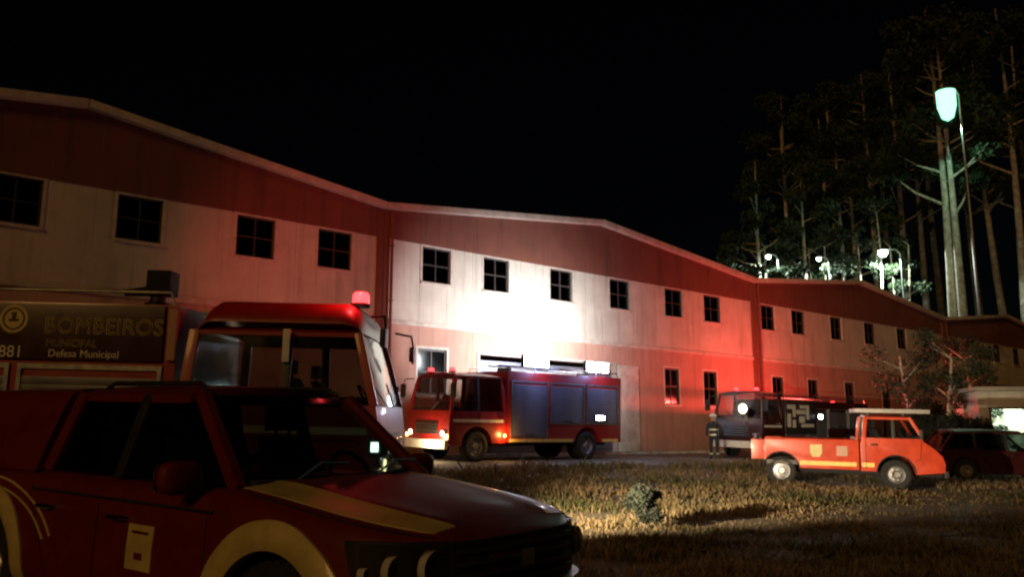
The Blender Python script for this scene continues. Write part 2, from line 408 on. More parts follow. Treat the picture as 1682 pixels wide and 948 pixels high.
warehouse(-4.4, 15.75, [-2.6, .8, 4.15, 7.41, 11.0, 13.86], [(-1, 2.9, 4.6, 1.3), (3, 2.9, 4.6, 1.3)], 'gabled warehouse in dim orange light behind the lettered fire engine', GW, xa=5.69)
warehouse(15.75, 38.57, [18.13, 21.02, 24.58, 28.2, 31.99, 34.98], [(18.0, 2.92, 4.61, 1.3), (31.68, 2.92, 4.62, 1.05), (34.6, 2.92, 4.62, 1.05)], 'gabled warehouse with floodlit white wall and large roller door', GW, door=(20.2, 27.75, 4.55), xa=27.0)
warehouse(38.57, 61.4, [39.9, 42.84, 46.95, 50.92, 55.15, 58.81], [(40.5, 2.92, 4.62, 1.05), (44.0, 2.92, 4.62, 1.05), (48.0, 2.92, 4.62, 1.05), (52.5, 2.92, 4.62, 1.05)], 'gabled warehouse washed in red beacon light', GW, xa=50.0)
warehouse(61.4, 84.2, [63.09, 66.7, 70.6, 74.4, 78.0, 81.5], [], 'darkest gabled warehouse at the far end of the row', GW, xa=72.8)

# ------------------------------------------------------------------ vehicle pieces
def tyre_parts(root, x, y, r, w, side, dual=False, rim='steel'):
    s = 1 if side > 0 else -1
    hub = MB().lathe([(0, .02), (.09*r/.4, .02), (.10*r/.4, 0), (.10*r/.4, -.05)], (0, s*w*.42, 0), 'y', 12).build('wheel', 'steel', root, smooth=.5); hub.location = (x, y, r)
    ww = w*(2.1 if dual else 1); o0 = -s*(ww-w)
    pr = [(r*.60, w*.42), (r*.72, w*.5), (r*.93, w*.5), (r*.985, w*.42), (r, w*.30), (r, -w*.30), (r*.985, -w*.42), (r*.93, -w*.5), (r*.72, -w*.5), (r*.60, -w*.42)]
    t = MB().lathe(pr, (0, 0, 0), 'y', 28, True)
    if dual: t.lathe(pr, (0, -s*w*1.1, 0), 'y', 28, True)
    n = 36
    for k in range(n):                                  # tread blocks
        q = 2*math.pi*k/n; c, sn = math.cos(q), math.sin(q)
        a = Vector((c*r*.995, -w*.36, sn*r*.995)); b = Vector((c*r*.995, w*.36, sn*r*.995))
        t.bar(a, b, .05*r/.4*1.0, .022, up=(c, 0, sn))
    t.build('tyre', 'rubber', hub, smooth=.7)
    rm = MB().lathe([(r*.61, -w*.3), (r*.62, w*.40), (r*.57, w*.40), (r*.53, w*.20), (r*.50, w*.12), (r*.28, w*.16), (r*.18, w*.32), (0, w*.33)] if s > 0 else
                    [(r*.61, w*.3), (r*.62, -w*.40), (r*.57, -w*.40), (r*.53, -w*.20), (r*.50, -w*.12), (r*.28, -w*.16), (r*.18, -w*.32), (0, -w*.33)], (0, 0, 0), 'y', 28)
    for k in range(8):
        q = 2*math.pi*(k+.5)/8
        rm.lathe([(0, s*.02), (.022*r/.4, s*.015), (.022*r/.4, -s*.02)], (math.cos(q)*r*.38, s*w*.15, math.sin(q)*r*.38), 'y', 8)
    rm.build('rim', rim, hub, smooth=.6)
    return hub
def arch(cx, cz, r, a0, a1, n=14):
    return [(cx+r*math.cos(R(a0+(a1-a0)*i/n)), cz+r*math.sin(R(a0+(a1-a0)*i/n))) for i in range(n+1)]
def greenhouse(root, fb, ft, rt, rb, wb, wt, zb, zt, posts, paint, glass='glass', pil=.07, crown=.04, bulge=.10, roof_mat=None, rear_glass=True):
    """pillars, roof and panes above the belt line; x of front base/top, rear top/base"""
    P = lambda x0, x1, s, v: Vector((x0+(x1-x0)*v, s*(wb+(wt-wb)*v), zb+(zt-zb)*v))
    m = MB()
    m.slab(lambda u, v: (ft+.03*0+(rt-ft)*u-bulge*.5*(2*v-1)**2*(1-u)+.0, (wt+.03)*(2*v-1), zt+.03+crown*(1-(2*v-1)**2)*(1-.35*(2*u-1)**2)-.035*max(0, abs(2*v-1)-.8)*5), 10, 14, (0, 0, -.05))
    m.build('roof', roof_mat or paint, root, smooth=.7)
    for s in (1, -1):
        m = MB().bar(P(fb, ft, s, 0), P(fb, ft, s, 1.0), pil, pil*.8, up=(0, s, 0)); m.build('pillar', paint, root, bevel=.012)
        m = MB().bar(P(rb, rt, s, 0), P(rb, rt, s, 1.0), pil*1.3, pil*.8, up=(0, s, 0)); m.build('pillar', paint, root, bevel=.012)
        cuts = [(fb, ft)]+[(p, p) for p in posts]+[(rb, rt)]
        for p in posts:
            MB().bar(P(p, p, s, 0), P(p, p, s, 1), pil*1.1, pil*.6, up=(0, s, 0)).build('pillar', 'black_plastic', root, bevel=.01)
        for (b0, t0), (b1, t1) in zip(cuts, cuts[1:]):
            e = pil*.45; o = Vector((0, -s*.006, 0))
            q = [P(b0, t0, s, .02)+Vector((-e, 0, 0)), P(b1, t1, s, .02)+Vector((e, 0, 0)), P(b1, t1, s, .96)+Vector((e, 0, 0)), P(b0, t0, s, .96)+Vector((-e, 0, 0))]
            MB().hexa([*q, *[p+o for p in q]]).build('side_window', glass, root)
    def ws(u, v):
        k = 2*u-1; c = bulge*(1-k*k)
        return (fb+(ft-fb)*v+c*(1-.5*v), k*(wb-.04+(wt-wb)*v), zb+.01+(zt-zb-.01)*v)
    MB().slab(ws, 14, 6, (-.008, 0, -.002)).build('windscreen', glass, root, smooth=1.0)
    if rear_glass:
        MB().slab(lambda u, v: (rb+(rt-rb)*v-.03*(1-(2*u-1)**2), (2*u-1)*(wb-.05+(wt-wb)*v), zb+.02+(zt-zb-.03)*v), 8, 3, (.008, 0, 0)).build('rear_window', glass, root, smooth=1.0)
def seat(root, x, y, z, mat='interior', w=.5):
    m = MB(); m.hexa([(x-.12,y-w/2,z-.1),(x+.02,y-w/2,z-.1),(x+.02,y+w/2,z-.1),(x-.12,y+w/2,z-.1),(x-.30,y-w*.42,z+.38),(x-.20,y-w*.42,z+.38),(x-.20,y+w*.42,z+.38),(x-.30,y+w*.42,z+.38)])
    m.box(x-.33, x-.22, y-.13, y+.13, z+.42, z+.60); m.box(x-.285, x-.265, y-.07, y-.05, z+.37, z+.43); m.box(x-.285, x-.265, y+.05, y+.07, z+.37, z+.43)
    return m.build('seat', mat, root, bevel=.03)
def steering(root, x, y, z):
    m = MB(); n = 20; pts = [(x-.1*math.cos(2*math.pi*i/n), y+.19*math.sin(2*math.pi*i/n), z+.17*math.cos(2*math.pi*i/n)) for i in range(n+1)]
    m.tube(pts, .016, 6, False); m.tube([(x+.2, y, z-.12), (x, y, z)], .03, 6); m.tube([(x, y-.18, z), (x, y+.18, z)], .014, 6)
    return m.build('steering_wheel', 'interior', root, smooth=.8)
def beacon(root, x, y, z, r=.09, h=.15, watts=0, lit=True, parent=None, beam=None, spread=50):
    b = MB().lathe([(0, 0), (r*1.15, 0), (r*1.15, .04), (r, .05)], (x, y, z), 'z', 16).build('beacon', 'black_plastic', root, smooth=.5)
    MB().lathe([(r, .045), (r*.97, h*.8), (r*.75, h), (0, h*1.04)], (x, y, z), 'z', 16).build('beacon_dome', 'red_beacon' if lit else 'lens_red', b, smooth=.8)
    if watts and beam: lamp('beacon_light', (x, y, z+h+.10), (1, .085, .07), watts, b, .06, 'SPOT', beam, spread, 1)
    elif watts: lamp('beacon_light', (x, y, z+h+.10), (1, .085, .07), watts, b, .06)
    return b

# ------------------------------------------------------------------ foreground double-cab pickup
def fire_pickup():
    root = empty('pickup', label='dark red double cab pickup with cream wheel arches and hood stripes', cat='pickup')
    HW = .95
    def wmax(x):
        t = min(1, max(0, -x/.74)); f = (1-(1-t)**2.2)**(1/3.6)
        b = 1-.10*max(0, (-x-4.7)/.5)**2
        return HW*max(f, .30)*b
    zt_tab = [(0, .87), (-.03, .925), (-.10, .958), (-.25, .985), (-.5, 1.02), (-1.0, 1.08), (-1.35, 1.115), (-1.6, 1.10), (-2.2, 1.085), (-5.2, 1.10)]
    zb_tab = [(0, .44), (-.25, .33), (-.7, .30), (-4.6, .30), (-5.2, .46)]
    ztop = lambda x: interp(x, zt_tab)
    def crown(x): return interp(x, [(0, .02), (-.3, .05), (-1.2, .065), (-1.5, .02), (-5.2, .01)])
    def topz(x, f): return ztop(x)+crown(x)*(1-(f/.84)**2)+.012*math.exp(-((f-.55)/.08)**2)*(1 if -1.4 < x < -.15 else 0)
    def section(x):
        w = wmax(x); zb = interp(x, zb_tab); zt = ztop(x)
        h = [(0, zb), (.6*w, zb), (.9*w, zb+.02), (.975*w, zb+.09), (.995*w, zb+.16), (1.0*w, .60), (1.0*w, .72), (.992*w, .82 if zt > .95 else zt-.1), (.985*w, zt-.12), (.962*w, zt-.06), (.92*w, zt-.022)]
        h += [(f*w, topz(x, f)) for f in (.84, .76, .68, .60, .55, .5, .4, .3, .15, 0)]
        return h
    def side_y(x, z):
        h = section(x)[2:11]; return float(np.interp(z, [b for _, b in h], [a for a, _ in h]))
    xs = [-.0, -.012, -.03, -.06, -.1, -.15, -.22, -.3, -.4, -.5, -.65, -.8, -1.0, -1.2, -1.35, -1.5, -1.8, -2.2, -2.6, -3.0, -3.4, -3.8, -4.2, -4.6, -4.8, -5.0, -5.1, -5.2]
    m = MB(); n = None
    for x in xs:
        h = section(x); ring = h+[(-y, z) for y, z in h[-2:0:-1]]; n = len(ring)
        m.v += [(x, y, z) for y, z in ring]
    for i in range(len(xs)-1):
        for j in range(n): m.f.append((i*n+j, i*n+(j+1) % n, (i+1)*n+(j+1) % n, (i+1)*n+j))
    m.f.append(tuple(range(n))); m.f.append(tuple((len(xs)-1)*n+j for j in reversed(range(n))))
    body = m.build('body', 'deep_red_paint', root, smooth=.75)
    cut = MB()
    for wx in (-.95, -4.05):
        for s in (1, -1): cut.lathe([(.0, -.17), (.445, -.17), (.445, .22), (0, .22)], (wx, s*.86, .40), 'y', 40)
    co = cut.build('cutter', 'under')
    md = body.modifiers.new('b', 'BOOLEAN'); md.object = co; md.operation = 'DIFFERENCE'; md.solver = 'EXACT'
    dg = bpy.context.evaluated_depsgraph_get(); me = bpy.data.meshes.new_from_object(body.evaluated_get(dg))
    body.modifiers.clear(); body.data = me; bpy.data.objects.remove(co)
    me.materials.clear(); me.materials.append(MATS['deep_red_paint']); me.shade_smooth(); me.set_sharp_from_angle(angle=.6)
    # wheel-arch flares, cream
    for wx in (-.95, -4.05):
        for s in (1, -1):
            f = MB()
            def fl(u, v):
                a = R(-14+208*u); r = .435+.155*v
                x = wx+r*math.cos(a); z = .40+r*math.sin(a)
                z = max(z, .28); yy = side_y(min(-.05, x), min(z, ztop(x)-.03))+.035-.022*(2*v-1)**2
                return (x, s*yy, z)
            f.slab(fl, 36, 5, (0, -s*.06, 0))
            o = f.build('wheel_arch', 'cream_paint', root, smooth=.7)
    # cream stripes along both edges of the hood
    for s in (1, -1):
        m = MB().slab(lambda u, v: (-.14-1.24*u, s*wmax(-.14-1.24*u)*(.60+.24*v), topz(-.14-1.24*u, .60+.24*v)+.006), 30, 6, (0, 0, -.012))
        m.build('hood_stripe', 'cream_paint', root, smooth=1)
        # hood shut line
        m = MB().tube([(-.12-1.15*i/16, s*wmax(-.12-1.15*i/16)*.90, topz(-.12-1.15*i/16, .84)-.014) for i in range(17)], .006, 5); m.build('shut_line', 'under', root)
    def nose_x(y):
        r = min(.999, abs(y)/HW); return -.74*(1-(1-r**3.6)**(1/2.2))
    def front(name, mat, y0, y1, z0, z1, out, th=.03, nu=16, nv=3, parent=root, bev=0, trim=None):
        def fn(u, v):
            y = y0+(y1-y0)*u; zz0, zz1 = z0, z1
            if trim: zz0, zz1 = trim(u, z0, z1)
            z = zz0+(zz1-zz0)*v
            return (nose_x(y)+out-.05*max(0, z-.6), y, z)
        return MB().slab(fn, nu, nv, (-th, 0, 0)).build(name, mat, parent, smooth=.7)
    front('bumper', 'cream_paint', -.88, .88, .42, .64, .05, .12, 30, 4)
    front('lower_grille', 'black_plastic', -.55, .55, .42, .52, .056, .03)
    gr = front('grille', 'black_plastic', -.56, .56, .66, .93, .012, .04)
    for k in range(4): front('grille_slat', 'dark_paint', -.54, .54, .690+k*.060, .712+k*.060, .026, .02, parent=gr)
    front('badge', 'chrome', -.06, .06, .765, .85, .034, .012, 4, 2, parent=gr)
    for s in (1, -1):
        tr = lambda u, a, b: (a+.03*u, b-.0*u)
        h = front('headlight', 'black_plastic', s*.57, s*.90, .68, .935, .010, .05, 12, 4, trim=tr)
        for k, (yy, zz, rr) in enumerate(((.66, .815, .085), (.80, .805, .07), (.875, .785, .03))):
            MB().lathe([(0, -.03), (rr*.5, -.02), (rr*.9, .0), (rr, .015), (rr, -.03)], (nose_x(yy)+.008, s*yy, zz), 'x', 18)  .build('reflector', 'reflector', h, smooth=.7)
        front('headlight_lens', 'cab_glass', s*.575, s*.895, .685, .93, .045, .006, 12, 4, parent=h, trim=tr)
        fg = MB().lathe([(0, .03), (.05, .03), (.06, .01), (.06, -.04)], (nose_x(.7)+.05, s*.70, .50), 'x', 16).build('fog_lamp', 'lens_clear', root, smooth=.6)
    for s in (1, -1): front('bumper_corner', 'cream_paint', s*.875, s*.93, .45, .72, .045, .10, 8, 4)
    # number plate
    MB().box(.055, .066, -.20, .20, .50, .60).build('number_plate', 'grey_plate', root, bevel=.004)
    # cab
    greenhouse(root, -1.42, -2.06, -3.42, -3.50, .80, .625, 1.095, 1.64, [-2.62], 'deep_red_paint', bulge=.20, crown=.05, pil=.085)
    for s in (1, -1):
        MB().tube([(-2.1, s*.56, 1.665), (-2.2, s*.55, 1.715), (-3.2, s*.55, 1.715), (-3.3, s*.56, 1.665)], .016, 8).build('roof_rail', 'black_plastic', root, smooth=.7)
        m = MB().tube([(x, s*(side_y(x, .98)+.004), .985) for x in np.linspace(-1.45, -3.45, 16)], .010, 6); m.build('belt_trim', 'black_plastic', root)
        # doors: shut lines, handles, door skin badge
        for k, (xa, xb) in enumerate(((-1.50, -2.60), (-2.60, -3.46))):
            zz = [(xa, 1.03), (xa, .60), (xa-.06, .36), (xb+.02, .36), (xb, .52), (xb, 1.03)] if k == 0 else [(xa, 1.03), (xa, .36), (xb+.36, .36), (xb+.22, .60), (xb+.10, .78), (xb, .92), (xb, 1.03)]
            pts = []
            for (p, q) in zip(zz, zz[1:]):
                for i in range(6): t = i/6; x = p[0]+(q[0]-p[0])*t; z = p[1]+(q[1]-p[1])*t; pts.append((x, s*(side_y(x, z)+.0005), z))
            MB().tube(pts, .005, 5).build('shut_line', 'under', root)
            hx = xb+.24
            MB().tube([(hx-.09, s*(side_y(hx, .88)-.005), .88), (hx-.07, s*(side_y(hx, .88)+.035), .885), (hx+.07, s*(side_y(hx, .88)+.035), .885), (hx+.09, s*(side_y(hx, .88)-.005), .88)], .016, 8).build('door_handle', 'chrome', root, smooth=.7)
        def patch(name, mat, x0, x1, z0, z1, out=.004, nu=6):
            return MB().slab(lambda u, v: (x0+(x1-x0)*u, s*(side_y(x0+(x1-x0)*u, z0+(z1-z0)*v)+out), z0+(z1-z0)*v), nu, 4, (0, -s*.008, 0)).build(name, mat, root, smooth=1)
        em = patch('door_emblem', 'cream_paint', -2.24, -1.98, .60, .86)
        for (a, b, c, d) in ((-2.19, -2.03, .81, .825), (-2.15, -2.07, .66, .70)):
            MB().slab(lambda u, v: (a+(b-a)*u, s*(side_y(a, .75)+.009), c+(d-c)*v), 3, 2, (0, -s*.006, 0)).build('emblem_shield', 'deep_red_paint', em)
        # highlight on the rear door edge, painted as curved cream strips
        for rr in (.72, .80):
            def cs(u, v):
                a = R(28+62*u); r = rr+.018*v; x = -4.05+r*math.cos(a)*1.28; z = .40+r*math.sin(a)*.78
                return (x, s*(side_y(x, z)+.005), z)
            MB().slab(cs, 14, 2, (0, -s*.008, 0)).build('painted_edge_highlight', 'cream_paint', root, smooth=1)
        # mirror
        mr = MB(); 
        for (a, b, c, r) in ((0, 0, 0, 1),): pass
        def mfn(u, v):
            th = 2*math.pi*u; ph = math.pi*(v-.5)
            e = lambda t, p: math.copysign(abs(t)**p, t)
            return (-1.66+.065*e(math.cos(ph), .6)*e(math.cos(th), .7), s*(1.02+.135*e(math.cos(ph), .6)*e(math.sin(th), .7)), 1.165+.095*e(math.sin(ph), .7))
        mir = MB().grid(mfn, 20, 12).build('mirror', 'deep_red_paint', root, smooth=1.2)
        MB().box(-1.745, -1.725, s*1.02-.115, s*1.02+.115, 1.085, 1.24).build('mirror_glass', 'chrome', mir, bevel=.02)
        MB().bar((-1.62, s*.80, 1.06), (-1.64, s*.93, 1.10), .07, .04).build('mirror_arm', 'black_plastic', mir, bevel=.01)
        MB().box(-3.5, -1.5, s*.80-.07, s*.80+.12, .27, .315).build('side_step', 'black_plastic', root, bevel=.015)
    # canopy over the bed
    def can(u, v):
        x = -3.56-1.58*u; k = 2*v-1; a = abs(k)
        # across: 0 top centre .. 1 side bottom
        if a < .55: y = math.copysign(.64*a/.55, k); z = 1.66+.04*(1-(a/.55)**2)
        else:
            t = (a-.55)/.45; y = math.copysign(.64+.235*t**.8, k); z = 1.66-.57*t
        return (x, y, z-.02*u)
    cn = MB().grid(can, 12, 28); 
    cn.prism([(-.87, 1.09), (.87, 1.09), (.64, 1.655), (0, 1.695), (-.64, 1.655)], -3.56, -3.57, 'yz'); cn.prism([(-.87, 1.09), (.87, 1.09), (.64, 1.635), (0, 1.675), (-.64, 1.635)], -5.14, -5.15, 'yz')
    cn.build('canopy', 'deep_red_paint', root, smooth=.8)
    # wipers, cowl, interior
    for y0 in (-.55, .1):
        MB().tube([(-1.22, y0, 1.16), (-1.34, y0+.28, 1.24), (-1.38, y0+.55, 1.23)], .009, 5).build('wiper', 'black_plastic', root)
    MB().box(-1.55, -1.36, -.72, .72, 1.04, 1.15).build('dashboard', 'interior', root, bevel=.03)
    for y in (-.38, .38): seat(root, -2.2, y, .98); seat(root, -3.0, y, .98)
    steering(root, -1.72, .38, 1.10)
    for x in (-.95, -4.05):
        for s in (1, -1):
            w_ = tyre_parts(root, x, s*.80, .385, .26, s, rim='alloy')
    MB().box(-4.9, -.4, -.55, .55, .22, .32).build('chassis', 'under', root)
    for s in (1, -1): MB().box(-5.215, -5.19, s*.86-.07, s*.86+.06, .75, 1.02).build('tail_light', 'lens_red', root, bevel=.01)
    MB().box(-5.32, -5.2, -.85, .85, .45, .60).build('rear_bumper', 'black_plastic', root, bevel=.02)
    return root
pk = fire_pickup(); place(pk, 3.150, 3.645, -75.12)

# ------------------------------------------------------------------ fire engines
def fire_engine(label, L=7.8, cab_len=2.35, crew=True, H=2.85, HB=2.9, W=2.42, letters=None, front_lit=True, shutters=3, paint='red_paint', ladder=True, monitor=None, group='fire engines', cab_tint='cab_glass', mirror_drop=.42, high_roof=0):
    root = empty('fire_engine', label=label, cat='fire engine', group=group)
    hw = W/2; zb = 1.62; r = .50; fx, rx = -1.12, -L+1.75
    # lower cab, arch cut over the front wheel
    poly = [(-.10, .52), (.0, .60), (.0, 1.25), (-.06, zb), (-cab_len, zb), (-cab_len, .60), (fx-.62, .60)]+arch(fx, .52, .62, 172, 8)+[(fx+.62, .52)]
    MB().prism(poly, -hw, hw).build('cab', paint, root, bevel=.045)
    greenhouse(root, -.09, -.34, -cab_len+.08, -cab_len+.03, hw-.05, hw-.17, zb-.005, H-.12-high_roof, [-1.18] if crew else [-1.5], paint, cab_tint, .10, .10, .06)
    if high_roof:
        z0, z1 = H-.09-high_roof, H
        pts = []
        def cap(u, v):
            x = -.30-(cab_len-.42)*u; k = 2*v-1; e = min(1, u/.14, (1-u)/.10)
            return (x, (hw-.14)*k, z0+(z1-z0)*(math.sqrt(max(0, 1-(1-e)**2)))*(1-abs(k)**6*.75))
        MB().slab(cap, 24, 18, (0, 0, -.02)).build('raised_roof', paint, root, smooth=.9)
    for s in (1, -1):
        for xa, xb in (((-.22, -1.15), (-1.21, -cab_len+.1)) if crew else ((-.22, -1.4),)):
            pts = [(xa, zb-.03), (xa, 1.2), (xb, 1.2), (xb, zb-.03)] if xb > -1.7 and xa > -1 else [(xa, zb-.03), (xa, 1.2), (xb, 1.2), (xb, zb-.03)]
            MB().tube([(x, s*(hw+.001), z) for x, z in pts], .007, 5).build('shut_line', 'under', root)
            MB().box(xb+.08, xb+.24, s*(hw+.03)-.015, s*(hw+.03)+.015, 1.42, 1.46).build('door_handle', 'chrome', root, bevel=.008)
        MB().slab(lambda u, v: (-.15-(cab_len-.25)*u, s*(hw+.006), 1.27+.09*v), 2, 1, (0, -s*.01, 0)).build('reflective_band', 'white_paint', root)
        arm = MB().tube([(-.18, s*(hw-.12), H-.22), (.02, s*(hw+.14), H-.24), (.05, s*(hw+.20), H-.42), (.05, s*(hw+.20), H-.45-mirror_drop)], .018, 7).build('mirror', 'black_plastic', root, smooth=.7)
        MB().box(.0, .07, s*(hw+.22)-.12, s*(hw+.22)+.12, H-.42-mirror_drop, H-.40).build('mirror_head', 'black_plastic', arm, bevel=.02)
    MB().box(.0, .14, -hw+.02, hw-.02, .42, .70).build('bumper', 'white_paint', root, bevel=.03)
    g = MB().box(-.01, .022, -.62, .62, .86, 1.28).build('grille', 'black_plastic', root, bevel=.012)
    for k in range(4): MB().box(.02, .04, -.60, .60, .90+k*.095, .935+k*.095).build('grille_slat', 'chrome', g, bevel=.006)
    for s in (1, -1):
        hl = MB().box(-.01, .03, s*.94-.17, s*.94+.17, .80, 1.02).build('headlight', 'chrome', root, bevel=.02)
        MB().lathe([(0, .045), (.075, .035), (.085, .0)], (.01, s*.90, .91), 'x', 16).build('headlight_lens', 'warm_head' if front_lit else 'lens_clear', hl, smooth=.7)
        MB().box(-.005, .035, s*1.12-.05, s*1.12+.05, .76, .88).build('indicator', 'amber' if front_lit else 'lens_clear', hl, bevel=.01)
        MB().tube([(.0, s*.2, zb+.01), (-.04, s*.55, zb+.28)], .012, 5).build('wiper', 'black_plastic', root)
    # chassis, wheels, body
    MB().box(-L+.1, -.3, -.45, .45, .48, .72).build('chassis', 'under', root)
    for x, du in ((fx, False), (rx, True)):
        for s in (1, -1): tyre_parts(root, x, s*(hw-.18), r, .28, s, du)
    b0, b1 = -cab_len-.08, -L
    poly = [(b0, .62), (b0, HB), (b1, HB), (b1, .62), (rx-.66, .62)]+arch(rx, .52, .64, 170, 10)+[(rx+.66, .62)]
    MB().prism(poly, -hw+.03, hw-.03).build('body', paint, root, bevel=.03)
    # roller shutters between the cab and the rear axle and behind it, each with its slats
    zones = []
    n = shutters; xx = np.linspace(b0-.10, b1+.10, n+1)
    top = HB-.75 if letters else HB-.30
    for i in range(n):
        xa, xb = xx[i]-.05, xx[i+1]+.05; z0 = 1.25 if not (xb > rx+.7 or xa < rx-.7) else .78
        zones.append((xa, xb, z0))
    for s in (1, -1):
        for xa, xb, z0 in zones:
            fr = MB(); y = s*(hw-.03)
            yA, yB = sorted((y-s*.01, y+s*.03))
            fr.box(xb, xb+.05, yA, yB, z0, top); fr.box(xa-.05, xa, yA, yB, z0, top); fr.box(xb+.05, xa-.05, yA, yB, top-.06, top); fr.box(xb+.05, xa-.05, yA, yB, z0, z0+.05)
            f = fr.build('roller_shutter', 'steel', root)
            z = z0+.06; yA, yB = sorted((y-s*.005, y+s*.014))
            sl = MB().box(xb+.052, xa-.052, yA, yB, 0, .088).mesh('slat', .006); sl.materials.append(MATS['shutter_metal'])
            while z < top-.15:
                o = link('slat', sl, f); o.location.z = z; z += .095
            MB().box((xa+xb)/2-.2, (xa+xb)/2+.2, *sorted((y, y+s*.045)), z0+.10, z0+.125).build('shutter_handle', 'chrome', f)
        MB().tube([(b0-.1, s*(hw-.12), HB), (b0-.15, s*(hw-.12), HB+.16), (b1+.15, s*(hw-.12), HB+.16), (b1+.1, s*(hw-.12), HB)], .022, 7).build('top_rail', 'steel', root, smooth=.7)
        MB().box(b1-.012, b1+.03, s*(hw-.14)-.07, s*(hw-.14)+.07, .80, 1.12).build('tail_light', 'lens_red', root, bevel=.01)
        MB().box(b1+.2, rx-.75, *sorted((s*(hw-.02), s*(hw+.008))), .64, .74).build('reflective_band', 'yellow_stripe', root)
        MB().box(rx+.75, b0-.1, *sorted((s*(hw-.02), s*(hw+.008))), .64, .74).build('reflective_band', 'yellow_stripe', root)
    if ladder:
        ld = MB()
        for y in (-.25, .25): ld.bar((b0-.3, y, HB+.22), (b1+.3, y, HB+.22), .035, .08)
        ld_o = ld.build('ladder', 'steel', root)
        x = b0-.5
        rg = MB().tube([(0, -.23, HB+.22), (0, .23, HB+.22)], .016, 6).mesh('rung', 0, .7); rg.materials.append(MATS['steel'])
        while x > b1+.4:
            o = link('rung', rg, ld_o); o.location.x = x; x -= .32
        for x in (b0-.8, b1+.8): MB().box(x-.03, x+.03, -.35, .35, HB-.005, HB+.178).build('ladder_rest', 'black_plastic', root)
    # cab interior
    MB().box(-.55, -.2, -hw+.12, hw-.12, zb-.02, zb+.10).build('dashboard', 'interior', root, bevel=.03)
    for y in (-.7, .7): seat(root, -.95, y, zb-.05, w=.55)
    steering(root, -.52, .7, zb+.12)
    return root

# --- lettered engine standing behind the pickup, nose to the right
e1 = fire_engine('dark red fire engine with lettered side panel and lit beacon, behind pickup', L=8.2, cab_len=2.42, H=2.92, HB=2.78, letters=True, ladder=False, cab_tint='glass', mirror_drop=.2, high_roof=.30)
hw = 1.21; ys = -(hw+.0)
pan = MB().box(-7.6, -2.66, ys-.012, ys+.05, 2.08, 2.76).build('side_panel', 'maroon_paint', e1, bevel=.006)
RT = (R(90), 0, 0)
text('lettering', 'BOMBEIROS', 'cream_paint', pan, (-4.10, ys-.018, 2.40), .27, RT, outline=True)
text('lettering', 'MUNICIPAL', 'cream_paint', pan, (-4.06, ys-.018, 2.24), .12, RT, outline=True)
text('lettering', '1881', 'white_paint', pan, (-4.72, ys-.018, 2.10), .20, RT)
text('lettering', 'Defesa Municipal', 'white_paint', pan, (-4.02, ys-.018, 2.115), .125, RT)
eb = MB().lathe([(0, -.012), (.17, -.012), (.18, 0)], (-4.47, ys-.012, 2.56), 'y', 28).build('emblem', 'cream_paint', pan, smooth=.6)
MB().lathe([(.135, -.008), (.135, -.016), (.115, -.016), (.115, -.008)], (-4.47, ys-.012, 2.56), 'y', 28, True).build('emblem_ring', 'maroon_paint', eb)
MB().prism([(-4.53, 2.53), (-4.41, 2.53), (-4.41, 2.56), (-4.45, 2.56), (-4.44, 2.64), (-4.50, 2.64), (-4.49, 2.56), (-4.53, 2.56)], ys-.03, ys-.022).build('emblem_mark', 'maroon_paint', eb)
MB().box(-2.60, -2.49, ys-.03, ys+.02, 2.10, 2.72).build('marker_strip', 'salmon_render', e1, bevel=.01)
MB().box(-1.225, -1.14, ys+.02, ys+.06, 2.12, 2.52).build('marker_strip', 'white_paint', e1, bevel=.01)
beacon(e1, -.42, -.55, 2.88, .11, .19, watts=3800, beam=(-.22, .95, .14), spread=40)
mo = MB(); mo.lathe([(0, 0), (.16, 0), (.16, .06), (.10, .08), (.10, .16)], (-2.95, -.75, 2.78), 'z', 16)
mo.build('monitor_base', 'black_plastic', e1, smooth=.6)
mg = MB().tube([(-2.95, -.75, 2.9), (-2.95, -.75, 2.96), (-3.05, -.75, 3.0), (-3.38, -.75, 2.97)], [.08, .08, .07, .045], 10); mg.box(-3.06, -2.76, -.90, -.60, 2.94, 3.25)
mg.build('water_monitor', 'under', e1, bevel=.015)
lamp('beacon_spill', (-.42, -.75, 3.2), (1, .05, .05), 26, e1, .06)
place(e1, 6.20, 9.81, -40.2)

# --- floodlit engine by the roller door, nose to the left
e2 = fire_engine('fire engine with glowing floodlights and lit headlights before the roller door', L=7.9, cab_len=2.3, H=2.88, HB=2.98, shutters=3)
HB2 = 2.98; hw = 1.21
def floodlight(x, y, z, watts, aim, face=-1):
    st = MB().tube([(x, y, HB2-.02), (x, y, z-.16)], .03, 8); st.bar((x-.32, y, z-.16), (x+.32, y, z-.16), .04)
    s_ = st.build('flood_mast', 'steel', e2, smooth=.6)
    for k in (-1, 1):
        h = MB().box(x+k*.30-.275, x+k*.30+.275, y-.09, y+.08, z-.19, z+.23).build('floodlight', 'black_plastic', s_, bevel=.02)
        MB().box(x+k*.30-.245, x+k*.30+.245, y+.075, y+.098, z-.16, z+.20).build('lens', 'white_flood', h, bevel=.006)
    return s_
